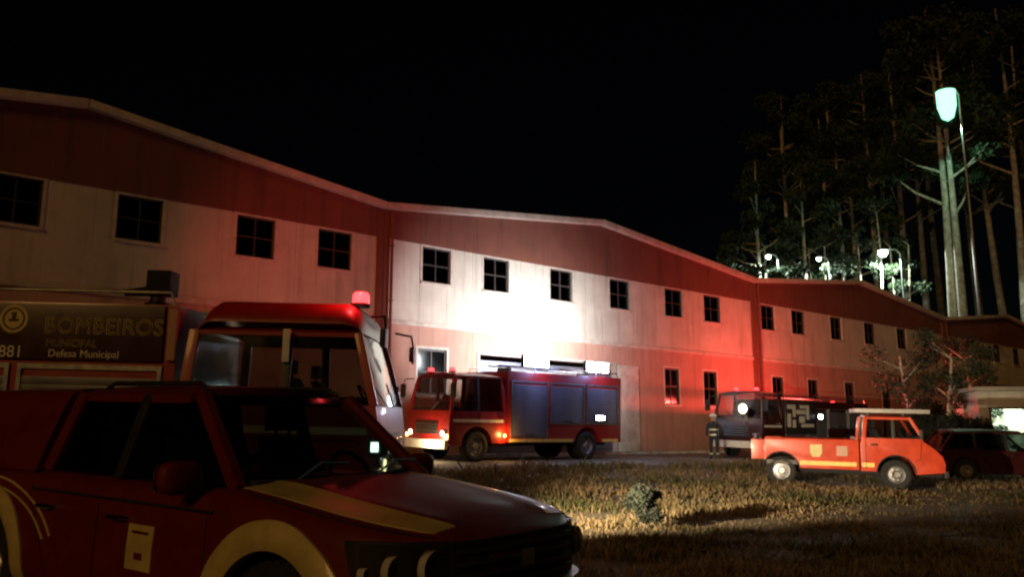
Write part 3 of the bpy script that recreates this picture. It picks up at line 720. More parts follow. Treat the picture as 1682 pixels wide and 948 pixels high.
# local +y is the side turned to the camera (the engine faces -X)
f1 = floodlight(-3.75, .98, 3.36, 0, None); f2 = floodlight(-6.75, .98, 3.30, 0, None)
lamp('flood_light', (-3.75, .85, 3.95), (.94, .97, 1), 1000, f1, .25, 'SPOT', (-.15, -1, .10), 115, .35)
lamp('flood_light', (-6.75, .85, 3.9), (.94, .97, 1), 2600, f2, .25, 'SPOT', (-.15, -1, .05), 138, .9)
sp = MB().box(-6.95, -6.45, hw-.01, hw+.07, 1.38, 1.60).build('side_lamp', 'black_plastic', e2, bevel=.015); MB().box(-6.9, -6.5, hw+.065, hw+.085, 1.42, 1.56).build('lens', 'white_flood', sp, bevel=.006)
lamp('head_light', (.3, .9, .9), (1, .74, .42), 420, e2, .08, 'SPOT', (1, .35, -.15), 76, 1)
lamp('head_light', (.3, -.9, .9), (1, .74, .42), 260, e2, .08, 'SPOT', (1, .3, -.15), 76, 1)
for fx_ in (-3.75, -6.75): lamp('added_blue_fill', (fx_, hw+.55, 3.25), (.42, .48, 1), 75, e2, .12)  # blue lamps added beside the flank to tint its shutters
lamp('head_glow', (.55, .55, .62), (1, .72, .40), 110, e2, .1)
am = MB().box(-2.28, -2.16, hw-.01, hw+.05, .78, .92).build('side_marker', 'black_plastic', e2, bevel=.01); MB().lathe([(.05, .05), (.045, .075), (0, .08)], (-2.22, hw, .85), 'y', 12).build('lens', 'amber', am, smooth=.8)
lamp('marker_light', (-2.22, hw+.2, .85), (1, .5, .12), 30, e2, .05)
beacon(e2, -.5, .6, 2.86, .10, .16); beacon(e2, -.5, -.6, 2.86, .10, .16)
place(e2, 15.9, 23.1, 180)

# --- engine before the red wall, bold white marks on the flank
e3 = fire_engine('fire engine with bold white angular marks, in front of the red-lit wall', L=8.6, cab_len=1.5, crew=False, H=2.75, HB=2.42, shutters=4, paint='maroon_paint', ladder=False, front_lit=False)
ys = hw-.03
pn_ = MB().box(-4.0, -1.68, ys-.01, ys+.05, 1.0, 2.36).build('marked_panel', 'dark_paint', e3, bevel=.01)
mk = [[(-1.8,2.22),(-2.4,2.22),(-2.4,1.72),(-2.2,1.72),(-2.2,2.05),(-1.8,2.05)], [(-2.48,2.02),(-3.2,2.02),(-3.2,1.84),(-2.48,1.84)], [(-2.75,2.22),(-3.45,2.22),(-3.45,1.62),(-3.27,1.62),(-3.27,2.08),(-2.75,2.08)], [(-1.8,1.85),(-1.8,1.3),(-2.05,1.3),(-2.05,1.85)], [(-2.2,1.6),(-2.42,1.6),(-2.42,1.28),(-2.2,1.28)], [(-2.7,1.75),(-2.7,1.48),(-3.1,1.48),(-3.1,1.75)], [(-2.85,1.44),(-3.8,1.44),(-3.8,1.30),(-2.85,1.30)]]
for p in mk: MB().prism(p, ys+.048, ys+.062).build('white_mark', 'white_paint', pn_)
wl_ = MB().box(-4.5, -4.1, hw-.04, hw+.06, 1.62, 1.9).build('side_lamp', 'black_plastic', e3, bevel=.015); MB().box(-4.43, -4.17, hw+.055, hw+.075, 1.68, 1.84).build('lens', 'white_flood', wl_, bevel=.006)
lm = MB().lathe([(0, -.12), (.13, -.08), (.20, .04), (.20, .06)], (.16, .45, 2.0), 'x', 18).build('searchlight', 'black_plastic', e3, smooth=.6)
MB().lathe([(0, .075), (.16, .062), (.19, .055)], (.16, .45, 2.0), 'x', 18).build('lens', 'warm_head', lm, smooth=.8)
MB().tube([(.12, .45, 1.8), (.06, .45, 1.45), (-.1, .45, 1.4)], .025, 7).build('searchlight_bracket', 'steel', lm)
lamp('search_light', (.45, .45, 2.0), (1, .80, .60), 160, lm, .1, 'SPOT', (1, .25, -.12), 120, .8)
beacon(e3, -.7, .5, 2.73, .10, .16); beacon(e3, -.7, -.5, 2.73, .10, .16, watts=70)
beacon(e3, -6.9, -.3, 2.28, .10, .16, watts=2100)
beacon(e3, -5.9, hw-.25, 2.30, .09, .16)
place(e3, 30.0, 21.2, 180)

# ------------------------------------------------------------------ orange-red rescue truck with low bed, side on
def utility_truck():
    root = empty('rescue_truck', label='bright orange-red rescue truck with low bed and grey roof plate, on the grass', cat='truck')
    hw = .86; r = .34; fx, rx = -1.42, -4.04
    poly = [(-.36, .42), (-.34, .62), (-.40, .80), (-.58, .98), (-.80, 1.14), (-.82, 1.20), (-2.15, 1.20), (-2.2, 1.06), (-2.2, .40), (fx-.44, .40)]+arch(fx, .36, .43, 174, 6)+[(fx+.44, .36)]
    MB().prism(poly, -hw, hw).build('cab', 'orange_red_paint', root, bevel=.035)
    greenhouse(root, -.80, -1.08, -2.06, -2.12, hw-.04, hw-.12, 1.195, 1.70, [-1.45], 'orange_red_paint', 'cab_glass', .07, .03, .05)
    rp = MB(); rp.box(-2.3, -.62, -.80, .80, 1.80, 1.90)
    o = rp.build('roof_plate', 'grey_plate', root, bevel=.02)
    for x in (-1.2, -2.0):
        for s in (1, -1): MB().box(x-.03, x+.03, s*.6-.03, s*.6+.03, 1.69, 1.80).build('plate_foot', 'black_plastic', o)
    # bed with drop sides
    bed = MB().box(-4.39, -2.24, -hw+.02, hw-.02, .50, .60).build('bed_floor', 'dark_frame', root)
    arc = arch(rx, .36, .43, 174, 6)
    for s in (1, -1):
        poly = [(-4.42, .46), (-4.42, 1.10), (-2.24, 1.10), (-2.24, .42), (rx+.44, .42)]+arc[::-1]+[(rx-.44, .40)]
        MB().prism(poly, *sorted((s*(hw-.05), s*hw))).build('bed_side', 'orange_red_paint', root, bevel=.012)
        MB().tube([(-4.42, s*(hw-.02), 1.11), (-2.24, s*(hw-.02), 1.11)], .03, 8).build('bed_rail', 'orange_red_paint', root, smooth=.8)
        st = MB().box(-3.6, -2.3, *sorted((s*(hw-.01), s*(hw+.006))), .50, .60).build('side_stripe', 'yellow_stripe', root)
        MB().box(-2.18, -1.90, *sorted((s*(hw-.01), s*(hw+.006))), .50, .60).build('side_stripe', 'yellow_stripe', root)
        e = MB().prism([(-3.30, .70), (-3.14, .70), (-3.08, .80), (-3.08, 1.0), (-3.36, 1.0), (-3.36, .80)], *sorted((s*(hw-.005), s*(hw+.008)))).build('emblem', 'cream_paint', root)
        MB().prism([(-2.75, .74), (-2.48, .74), (-2.48, .98), (-2.75, .98)], *sorted((s*(hw-.005), s*(hw+.006)))).build('emblem', 'salmon_render', root)
        MB().tube([(-.84, s*(hw+.003), 1.14), (-.88, s*(hw+.003), .72), (-1.0, s*(hw+.003), .66)], .006, 5).build('shut_line', 'under', root)
        MB().tube([(-2.08, s*(hw+.003), 1.18), (-2.08, s*(hw+.003), .46)], .006, 5).build('shut_line', 'under', root)
        MB().box(-2.0, -1.82, *sorted((s*hw, s*(hw+.035))), 1.02, 1.06).build('door_handle', 'chrome', root, bevel=.008)
        mr = MB().tube([(-.92, s*(hw-.06), 1.22), (-.86, s*(hw+.10), 1.28)], .016, 6).build('mirror', 'black_plastic', root)
        MB().box(-.90, -.83, s*(hw+.16)-.07, s*(hw+.16)+.07, 1.20, 1.42).build('mirror_head', 'black_plastic', mr, bevel=.02)
        hl = MB().hexa([(-.42, s*.62-.14, .60), (-.325, s*.62-.14, .60), (-.325, s*.62+.14, .60), (-.42, s*.62+.14, .60), (-.44, s*.62-.14, .76), (-.37, s*.62-.14, .76), (-.37, s*.62+.14, .76), (-.44, s*.62+.14, .76)]).build('headlight', 'lens_clear', root, bevel=.01)
        MB().box(-4.44, -4.415, *sorted((s*(hw-.2), s*(hw-.02))), .72, .95).build('tail_light', 'lens_red', root, bevel=.008)
        for x in (fx, rx): tyre_parts(root, x, s*(hw-.13), r, .22, s)
        for x in (fx, rx): MB().tube([(p, s*(hw+.004), q) for p, q in arch(x, .36, .435, 176, 4)], .018, 6).build('arch_lip', 'black_plastic', root, smooth=.8)
    MB().box(-4.42, -4.75, -hw+.06, hw-.06, .60, 1.08).build('tailgate', 'orange_red_paint', root, bevel=.01)
    MB().box(-2.30, -2.24, -hw+.06, hw-.06, .60, 1.20).build('headboard', 'orange_red_paint', root, bevel=.01)
    MB().box(-.37, -.27, -hw+.03, hw-.03, .30, .46).build('bumper', 'black_plastic', root, bevel=.02)
    MB().box(-4.3, -.3, -.4, .4, .30, .46).build('chassis', 'under', root)
    MB().box(-.98, -.84, -.72, .72, 1.16, 1.26).build('dashboard', 'interior', root, bevel=.02)
    for y in (-.36, .36): seat(root, -1.6, y, 1.02, w=.46)
    steering(root, -1.12, .36, 1.24)
    # folded tarpaulin bundle in the bed
    return root
ut = utility_truck(); place(ut, 21.92, 9.24, -57)

# ------------------------------------------------------------------ dark hatchback beside the rescue truck
def hatchback():
    root = empty('hatchback', label='dark hatchback car parked beside the nose of the rescue truck', cat='car')
    hw = .80; r = .30; fx, rx = -.80, -3.25
    poly = [(0, .32), (.02, .55), (-.12, .68), (-.95, .86), (-3.85, .90), (-3.98, .70), (-3.98, .34), (rx-.38, .26)]+arch(rx, .30, .37, 176, 4)+[(rx+.39, .22), (fx-.39, .22)]+arch(fx, .30, .37, 176, 4)+[(fx+.39, .26)]
    MB().prism(poly, -hw, hw).build('body', 'maroon_paint', root, bevel=.05, seg=3)
    greenhouse(root, -.98, -1.62, -3.45, -3.86, hw-.05, hw-.19, .86, 1.38, [-2.1, -2.95], 'maroon_paint', 'glass', .065, .04, .08)
    for s in (1, -1):
        for x in (fx, rx): tyre_parts(root, x, s*(hw-.11), r, .2, s, rim='alloy')
        MB().box(-.10, .0, s*.58-.13, s*.58+.13, .54, .66).build('headlight', 'lens_clear', root, bevel=.02)
        MB().box(-4.0, -3.93, s*.64-.09, s*.64+.09, .62, .84).build('tail_light', 'lens_red', root, bevel=.015)
        mr = MB().box(-1.22, -1.12, s*(hw+.08)-.09, s*(hw+.08)+.09, .92, 1.03).build('mirror', 'maroon_paint', root, bevel=.03)
        for x in (-2.12, -1.12, -2.98): MB().tube([(x, s*(hw+.002), .84), (x-.03, s*(hw+.002), .34)], .006, 5).build('shut_line', 'under', root)
        for x in (-1.95, -2.8): MB().box(x-.08, x+.08, *sorted((s*hw, s*(hw+.03))), .74, .77).build('door_handle', 'chrome', root, bevel=.008)
    MB().box(-.02, .07, -hw+.06, hw-.06, .26, .46).build('bumper', 'black_plastic', root, bevel=.03)
    MB().box(-4.05, -3.95, -hw+.06, hw-.06, .30, .50).build('bumper', 'black_plastic', root, bevel=.03)
    for y in (-.34, .34): seat(root, -1.95, y, .72, w=.44); seat(root, -2.9, y, .72, w=.44)
    steering(root, -1.4, .34, .92)
    MB().box(-1.2, -1.0, -.68, .68, .82, .92).build('dashboard', 'interior', root, bevel=.03)
    return root
hb = hatchback(); place(hb, 28.15, 8.6, -45)

# ------------------------------------------------------------------ people
def person(name_label, x, y, heading, pose='stand', helmet='helmet', group=None):
    root = empty('person', label=name_label, cat='person', group=group)
    lean = {'stand': 0.03, 'bend': .42, 'walk': .06}[pose]
    hip = Vector((0, 0, .93)); 
    up = Vector((math.sin(lean), 0, math.cos(lean)))
    ch = hip+up*.30; nk = hip+up*.53; hd = nk+Vector((.03, 0, .09)) if pose != 'bend' else nk+up*.09+Vector((.03, 0, 0))
    V = [hip, hip+up*.15, ch, nk, hd, hd+Vector((.01, 0, .12))]
    E_ = [(0, 1), (1, 2), (2, 3), (3, 4), (4, 5)]; rad = [(.165, .125), (.155, .115), (.185, .125), (.075, .07), (.085, .095), (.07, .08)]
    def chain(root_i, pts, rr):
        p = root_i
        for q, r in zip(pts, rr):
            V.append(Vector(q)); rad.append(r if isinstance(r, tuple) else (r, r)); E_.append((p, len(V)-1)); p = len(V)-1
        return p
    st = {'stand': (.03, -.03), 'bend': (.16, -.12), 'walk': (.26, -.22)}[pose]
    for k, s in enumerate((1, -1)):
        fx = st[k]
        chain(0, [(0, s*.11, .86), (fx*.6+.04, s*.125, .50), (fx, s*.135, .10), (fx+.02, s*.14, .05), (fx+.17, s*.155, .04)], [(.105, .105), .075, .052, (.055, .05), (.045, .035)])
        sh = nk-up*.07+Vector((0, s*.19, 0))
        if pose == 'bend': el = sh+Vector((.12, s*.05, -.27)); wr = el+Vector((.20, -s*.04, -.15)); 
        elif pose == 'walk': el = sh+Vector((-s*.10, s*.07, -.27)); wr = el+Vector((.10, 0, -.23))
        else: el = sh+Vector((-.02, s*.08, -.28)); wr = el+Vector((.10 if s > 0 else .17, -s*.03, -.22 if s > 0 else -.12))
        w = chain(2, [sh, el, wr], [.085, .058, .04])
        dr = (wr-el).normalized(); pm = wr+dr*.075; p = chain(w, [pm], [(.04, .022)])
        sd_ = Vector((0, 1, 0)).cross(dr).normalized()
        for j in range(4):
            b = pm+dr*.03+Vector((0, 1, 0))*0+sd_*(j-1.5)*.02
            ln = (.065, .075, .07, .055)[j]; chain(p, [b, b+dr*ln*.5+Vector((0, -s*.008, 0)), b+dr*ln*.85+Vector((0, -s*.028, 0))], [.010, .009, .008])
        chain(w, [wr+dr*.03+sd_*.035, wr+dr*.07+sd_*.055+Vector((0, -s*.02, 0))], [.011, .009])
    me = bpy.data.meshes.new('body'); me.from_pydata([tuple(v) for v in V], E_, [])
    o = link('body', me, root); o.modifiers.new('s', 'SKIN'); 
    sv = me.skin_vertices[0].data
    for i, r in enumerate(rad): sv[i].radius = r; sv[i].use_root = (i == 0)
    sb = o.modifiers.new('u', 'SUBSURF'); sb.levels = 2; sb.render_levels = 2
    dg = bpy.context.evaluated_depsgraph_get(); m2 = bpy.data.meshes.new_from_object(o.evaluated_get(dg)); o.modifiers.clear(); o.data = m2
    m2.materials.clear(); m2.materials.append(MATS['gear_cloth']); m2.materials.append(MATS['skin'])
    hc = hd+Vector((.01, 0, .05))
    for p in m2.polygons:
        c = Vector(p.center)
        if (c-hc).length < .135 or c.z > hd.z-.03: p.material_index = 1
    m2.shade_smooth()
    # nose, ears
    f = MB().hexa([tuple(hc+Vector(q)) for q in ((.075,-.016,-.02),(.115,-.012,-.022),(.115,.012,-.022),(.075,.016,-.02),(.075,-.006,.03),(.085,-.005,.03),(.085,.005,.03),(.075,.006,.03))]).build('nose', 'skin', root, bevel=.005)
    hp = MB(); c = hc+Vector((0, 0, .055))
    hp.lathe([(.155, -.012), (.165, 0), (.125, .012), (.118, .05), (.09, .095), (.045, .118), (0, .124)], tuple(c), 'z', 20); hp.bar(c+Vector((-.11, 0, .07)), c+Vector((.10, 0, .075)), .018, .03)
    hp.build('helmet', helmet, root, smooth=.8)
    # reflective bands on jacket and trousers
    def band(cn, axis, rx_, ry_, h):
        m = MB(); n = 24; ax = Vector(axis).normalized(); a = Vector((0, 1, 0)); b = a.cross(ax).normalized()
        m.slab(lambda u, v: Vector(cn)+b*rx_*math.cos(2*math.pi*u)+a*ry_*math.sin(2*math.pi*u)+ax*h*(v-.5), n, 1, (0, 0, .001)); return m.build('reflective_band', 'reflective', root, smooth=1)
    band(hip+up*.22, up, .142, .190, .05); band(hip+up*.02, up, .142, .188, .05)
    for k, s in enumerate((1, -1)): band((st[k]*.95, s*.133, .22), (0, 0, 1), .078, .078, .05)
    o = root; place(o, x, y, heading); o.rotation_euler = (0, 0, R(heading)); o.scale = (1, 1, 1)
    return o
person('person in dark gear and pale helmet standing before the searchlight', 27.7, 20.6, 200, 'stand', 'white_paint')

# ------------------------------------------------------------------ work lamp on a tripod, seen through the windscreen of the pickup
def work_lamp(x, y, h, aim):
    d = Vector(aim)-Vector((x, y, gz(x, y)+h)); yaw = math.atan2(d.y, d.x)
    root = empty('work_lamp', (x, y, gz(x, y)), yaw, 'small bright work lamp on a tripod seen through the windscreen', 'work lamp')
    MB().tube([(0, 0, .35), (0, 0, h-.1)], .018, 8).build('pole', 'steel', root, smooth=.7)
    for k in range(3):
        q = 2*math.pi*k/3; MB().tube([(0, 0, .55), (.38*math.cos(q), .38*math.sin(q), .015)], .014, 6).build('leg', 'steel', root, smooth=.7)
    hd = MB().box(-.05, .05, -.10, .10, h-.1, h+.1).build('lamp_head', 'black_plastic', root, bevel=.02)
    MB().box(.048, .068, -.08, .08, h-.075, h+.075).build('lens', 'white_lamp', hd, bevel=.006)
    MB().box(-.062, -.049, -.05, .05, h-.05, h+.05).build('rear_lens', 'white_lamp', hd, bevel=.004)
    lamp('added_fill_beam', (.16, 0, h), (1, .80, .52), 14000, hd, .06, 'SPOT', (1, .06, math.atan2(d.z, math.hypot(d.x, d.y))), 52, 1)  # warm beam added and aimed to brighten the rescue truck and grass
    return root
work_lamp(4.76, 7.78, 1.19, (20.5, 11.3, 1.4))

# ------------------------------------------------------------------ gatehouse with a lit doorway
def gatehouse(x, y):
    root = empty('gatehouse', (x, y, gz(x, y)), R(-50), 'small gatehouse with bright greenish lit doorway', 'gatehouse')
    W_, D_, H_ = 3.2, 2.6, 2.9
    fw = wall_band('wall', 'cream_render', root, -W_/2, W_/2, 0, H_, [(-1.15, .05, -1, 2.2), (.5, 1.25, 1.0, 2.1)], -D_/2, .14)
    MB().box(-W_/2, -W_/2+.14, -D_/2+.142, D_/2, 0, H_).build('wall', 'cream_render', root); MB().box(W_/2-.14, W_/2, -D_/2+.142, D_/2, 0, H_).build('wall', 'cream_render', root)
    MB().box(-W_/2+.142, W_/2-.142, D_/2-.14, D_/2, 0, H_).build('wall', 'cream_render', root)
    MB().box(-W_/2-.25, W_/2+.25, -D_/2-.35, D_/2+.2, H_+.003, H_+.16).build('roof', 'concrete', root, bevel=.02)
    MB().box(-W_/2+.15, W_/2-.15, -D_/2+.15, D_/2-.15, -.02, .03).build('floor_slab', 'concrete', root)
    fr = MB().box(-1.23, -1.152, -D_/2-.03, -D_/2+.1, 0, 2.27); fr.box(.052, .13, -D_/2-.03, -D_/2+.1, 0, 2.27); fr.box(-1.152, .052, -D_/2-.03, -D_/2+.1, 2.202, 2.27); fr.build('door_frame', 'dark_frame', root)
    w_ = MB(); w_.box(.5, .55, -D_/2+.03, -D_/2+.1, 1.0, 2.1); w_.box(1.2, 1.25, -D_/2+.03, -D_/2+.1, 1.0, 2.1); w_.box(.55, 1.2, -D_/2+.03, -D_/2+.1, 1.0, 1.05); w_.box(.55, 1.2, -D_/2+.03, -D_/2+.1, 2.05, 2.1)
    wo = w_.build('window', 'dark_frame', root); MB().box(.551, 1.199, -D_/2+.06, -D_/2+.066, 1.051, 2.049).build('pane', 'cab_glass', wo)
    tb = MB().box(-.9, .9, D_/2-.8, D_/2-.25, .72, .76).build('desk', 'dark_frame', root)
    cl = MB().box(-.7, .7, -.1, .1, H_-.10, H_-.02).build('ceiling_lamp', 'white_lamp', root, bevel=.01)
    lamp('room_light', (-.3, .2, H_-.35), (.74, 1, .80), 330, cl, .15)
    return root
gatehouse(37.9, 13.6)

# ------------------------------------------------------------------ trees
def leaf_mesh(name, centres, radii, per, size, mat, squash=.8, droop=.0):
    vs = []; n_t = 0
    P = []
    for c, r in zip(centres, radii):
        d = rng.normal(size=(per, 3)); d /= np.linalg.norm(d, axis=1)[:, None]; q = rng.random(per)**.45
        p = d*(q*r)[:, None]; p[:, 2] *= squash; P.append(p+np.array(c))
    P = np.concatenate(P); n = len(P)
    a = rng.normal(size=(n, 3)); a[:, 2] -= droop; a /= np.linalg.norm(a, axis=1)[:, None]
    b = np.cross(a, rng.normal(size=(n, 3))); b /= np.linalg.norm(b, axis=1)[:, None]
    s = size*(.6+.8*rng.random(n))[:, None]
    v = np.stack([P-a*s*.5, P+b*s*.22, P+a*s*.5, P-b*s*.22], 1).reshape(-1, 3)
    me = bpy.data.meshes.new(name); me.vertices.add(n*4); me.vertices.foreach_set('co', v.ravel())
    me.loops.add(n*4); me.loops.foreach_set('vertex_index', np.arange(n*4)); me.polygons.add(n)
    me.polygons.foreach_set('loop_start', np.arange(0, n*4, 4)); me.polygons.foreach_set('loop_total', np.full(n, 4)); me.update(calc_edges=True)
    me.materials.append(MATS[mat]); return me
def tall_tree_meshes(h, seed):
    rd = random.Random(seed); m = MB(); n = 14; bx, by = rd.uniform(-1, 1), rd.uniform(-1, 1)
    tp = [(bx*math.sin(i/n*2.6)*.8, by*math.sin(i/n*2.1)*.8, h*i/n) for i in range(n+1)]
    r0 = h*.011+.08; m.tube(tp, [r0*(1-.85*i/n)+(.18*r0 if i == 0 else 0) for i in range(n+1)], 9)
    cs, rs = [], []
    for k in range(16):
        t = rd.uniform(.42, .97); i = t*n; p = Vector(tp[int(i)]).lerp(Vector(tp[min(n, int(i)+1)]), i-int(i)); a = rd.uniform(0, 6.28); ln = h*.15*(1.25-t)*rd.uniform(.6, 1.3)+.6
        e = p+Vector((math.cos(a)*ln, math.sin(a)*ln, ln*rd.uniform(.3, .9))); md_ = p.lerp(e, .5)+Vector((0, 0, -.08*ln))
        rr = r0*(1-.85*t)*.5; m.tube([p, md_, e], [rr, rr*.7, rr*.3], 6)
        cs.append(tuple(e)); rs.append(rd.uniform(.8, 1.7)*h/30)
        cs.append(tuple(md_.lerp(e, .6)+Vector((rd.uniform(-.6, .6), rd.uniform(-.6, .6), rd.uniform(-.3, .5))))); rs.append(rd.uniform(.6, 1.2)*h/30)
    tm = m.mesh('trunk', 0, .8); tm.materials.append(MATS['pale_bark'])
    return tm, leaf_mesh('crown', cs, rs, 170, .55, 'leaf', droop=.8)
TM = [tall_tree_meshes(34, 3), tall_tree_meshes(30, 8), tall_tree_meshes(38, 21), tall_tree_meshes(27, 33)]
def px_dir(u, v=474, c=math.cos(R(10)), q=math.sin(R(10))):   # ground direction of a picture point, and its rise per metre
    a, b = (u-841)/1400, (474-v)/1400; fy = c-b*q; fz = q+b*c; k = math.hypot(a, fy); az = R(40.22)+math.atan2(a, fy)
    return math.sin(az), math.cos(az), fz/k
def tall_tree(u, dist, k, sc_, rz, label, group='tall eucalyptus trees behind the warehouses'):
    dx, dy, _ = px_dir(u, 400); x, y = dx*dist, dy*dist
    root = empty('eucalyptus_tree', (x, y, hill(x, y)-.2), rz, label, 'tree', group); root.scale = (sc_,)*3
    link('trunk', TM[k][0], root); link('crown', TM[k][1], root); return root
LT = 'tall dark eucalyptus tree rising behind the warehouse roofs'
LL = 'tall eucalyptus tree with lamp-lit pale trunk behind the warehouse roofs'
for i, (u, dist, k, s_, rz, l) in enumerate([(1258, 88, 1, .95, .3, 'eucalyptus tree at the open edge of the grove, above the warehouse valley'), (1290, 96, 0, 1.0, 1.4, LL), (1322, 94, 3, 1.1, 2.2, LL), (1352, 101, 2, .95, 3.0, LL), (1384, 100, 0, 1.05, 4.1, LL), (1408, 104, 1, 1.15, 5.0, LL), (1437, 106, 2, 1.0, .9, 'eucalyptus tree with pale trunk right beside the white street lamp'),
        (1478, 108, 0, 1.1, 2.0, LL), (1512, 112, 3, 1.25, 3.3, LT), (1569, 86.5, 2, 1.05, 1.1, 'eucalyptus tree whose pale trunk is lit from above by the mast lamp'), (1600, 118, 0, 1.15, 5.6, LT), (1640, 112, 1, 1.2, .2, LT), (1668, 104, 2, 1.1, 2.7, LL), (1700, 115, 0, 1.2, 4.4, LT), (1540, 124, 2, 1.15, 4.9, LT), (1460, 126, 2, 1.1, .5, LT), (1370, 122, 2, 1.05, 3.8, LT), (1300, 116, 0, 1.1, 5.2, LT), (1546, 87.5, 2, 1.12, 2.4, 'eucalyptus tree with foliage glowing green around the tall mast lamp')]):
    tall_tree(u, dist, k, s_, rz, l)
def street_lamp(u, v, dist, label, mat, col, watts, arm=1.6, size=.32, deep=1.4, group='street lamps behind the roofs'):
    dx, dy, rise = px_dir(u, v); x, y = dx*dist, dy*dist; z = 1.36+rise*dist; z0 = hill(x, y)-.2; h = z-z0
    root = empty('street_lamp', (x, y, z0), 0, label, 'street lamp', group)
    ax, ay = dy, -dx     # arm to the right as seen from the yard
    MB().tube([(ax*arm, ay*arm, 0), (ax*arm, ay*arm, h*.6), (ax*arm, ay*arm, h-.5), (ax*arm*.8, ay*arm*.8, h-.02), (ax*size, ay*size, h+.15)], [.16, .12, .09, .06, .05], 9).build('pole', 'steel', root, smooth=.8)
    hd = MB().lathe([(0, .38), (size*.6, .30), (size, .06), (size*1.02, 0)], (0, 0, h), 'z', 18).build('lamp_head', 'lamp_housing', root, smooth=.7)
    MB().lathe([(size*.98, 0), (size*.95, -size*deep*.5), (size*.6, -size*deep*.88), (0, -size*deep)], (0, 0, h), 'z', 18).build('lens', mat, hd, smooth=.8)
    lamp('street_light', (0, 0, h-size*(deep+.8)), col, watts, hd, .15, 'SPOT', (0, 0, -1), 176, .08)
    return root
street_lamp(1450, 412, 92, 'white street lamp shining just above the roof of the red-lit warehouse', 'white_lamp', (.80, 1, .88), 7500, size=.45)
street_lamp(1262, 420, 87, 'dim street lamp at the open edge of the eucalyptus grove', 'white_lamp', (.80, 1, .88), 3000, arm=.9, size=.24)
street_lamp(1345, 424, 90, 'dim street lamp amid the slim pale trunks behind the roofs', 'white_lamp', (.80, 1, .88), 2500, arm=.9, size=.22)
street_lamp(1553, 150, 79.5, 'tall mast lamp with green glow among the eucalyptus crowns', 'green_lamp', (.45, 1, .72), 1500, arm=1.0, size=.8, deep=3.4)

# young pale trunks standing round the white lamp
YM = []
for k in range(3):
    m = MB(); n = 8; tp = [(.25*math.sin(i*.7+k), .2*math.cos(i*.5+k), 26*i/n) for i in range(n+1)]; m.tube(tp, [.20*(1-.65*i/n) for i in range(n+1)], 7); cs = []
    for q in range(7):
        p = Vector(tp[rng.integers(6, 9)]); a = rng.uniform(0, 6.28); e = p+Vector((math.cos(a)*1.3, math.sin(a)*1.3, rng.uniform(-.3, 1.2))); m.tube([p, e], [.05, .02], 5); cs.append(tuple(e))
    me = m.mesh('trunk', 0, .8); me.materials.append(MATS['pale_bark']); YM.append((me, leaf_mesh('crown', cs, [1.0]*7, 110, .4, 'leaf', droop=.8)))
for i, (u, dist, top, sc_) in enumerate([(1255, 90, 405, 1), (1283, 95, 408, 1), (1330, 95, 412, 1), (1357, 93.5, 405, 1), (1384, 95, 402, 1), (1411, 94, 398, 1), (1436, 93.5, 350, 1), (1462, 95, 405, 1), (1487, 94.5, 402, 1)]):
    dx, dy, rise = px_dir(u, top); x, y = dx*dist, dy*dist; z0 = hill(x, y)-.2; hh = 1.36+rise*dist-z0
    r_ = empty('sapling', (x, y, z0), i*1.3, 'young eucalyptus with slim pale trunk lit by the white street lamp', 'tree', 'young trees round the white street lamp'); r_.scale = (1, 1, hh/26)
    link('trunk', YM[i % 3][0], r_); link('crown', YM[i % 3][1], r_)
def small_tree(u, dist, h, seed, label):
    rd = random.Random(seed); dx, dy, _ = px_dir(u, 640); x, y = dx*dist, dy*dist
    root = empty('small_tree', (x, y, gz(x, y)-.02), rd.uniform(0, 6), label, 'tree', 'small trees before the far warehouse')
    m = MB(); n = 8; ph = rd.uniform(0, 6)
    tp = [(.22*math.sin(i/n*3+ph)-.22*math.sin(ph), .2*math.cos(i/n*2.5+ph)-.2*math.cos(ph), h*.8*i/n) for i in range(n+1)]
    m.tube(tp, [.12*(1-.6*i/n) for i in range(n+1)], 8); cs = []; rs = []
    for k in range(9):
        p = Vector(tp[rd.randint(4, n)]); a = rd.uniform(0, 6.28); ln = rd.uniform(.5, 1.2); e = p+Vector((math.cos(a)*ln, math.sin(a)*ln, ln*rd.uniform(.3, 1.0)))
        m.tube([p, e], [.04, .015], 6); cs.append(tuple(e)); rs.append(rd.uniform(.4, .75))
    me = m.mesh('trunk', 0, .8); me.materials.append(MATS['pale_bark']); link('trunk', me, root)
    link('crown', leaf_mesh('crown', cs, rs, 200, .16, 'leaf'), root)
for i, (u, d_, h) in enumerate([(1497, 41, 5.6), (1552, 40, 5.4), (1604, 43, 5.6), (1575, 46, 6.2)]):
    small_tree(u, d_, h, 40+i, 'small slender-trunked tree in front of the far warehouses')
def shrub(x, y, r, h, label, group=None, seed=0, per=260, leaf=.07):
    rd = random.Random(seed); root = empty('shrub', (x, y, gz(x, y)-.02), 0, label, 'shrub', group)
    cs, rs = [], []; m = MB()
    for k in range(10):
        a = rd.uniform(0, 6.28); q = r*rd.random()**.5*.7; e = (math.cos(a)*q, math.sin(a)*q, h*rd.uniform(.35, .85))
        cs.append(e); rs.append(r*rd.uniform(.28, .5)); m.tube([(0, 0, 0), (e[0]*.4, e[1]*.4, e[2]*.6), e], [.012*h+.006, .01, .004], 5)
    me = m.mesh('stem', 0, .8); me.materials.append(MATS['dark_bark']); link('stem', me, root)
    link('foliage', leaf_mesh('foliage', cs, rs, per, leaf, 'shrub_leaf'), root)
shrub(9.46, 8.28, .30, .62, 'low dark leafy shrub alone in the dry grass', seed=5)
for i, (u, d_, r, h) in enumerate([(1525, 39, 1.2, 2.5), (1580, 38, 1.3, 2.3), (1625, 41, 1.1, 2.6), (1540, 44, 1.2, 3.0)]):
    dx, dy, _ = px_dir(u, 700); shrub(dx*d_, dy*d_, r, h, 'tall dark shrub under the small trees', 'shrubs under the small trees', seed=60+i, per=300, leaf=.14)

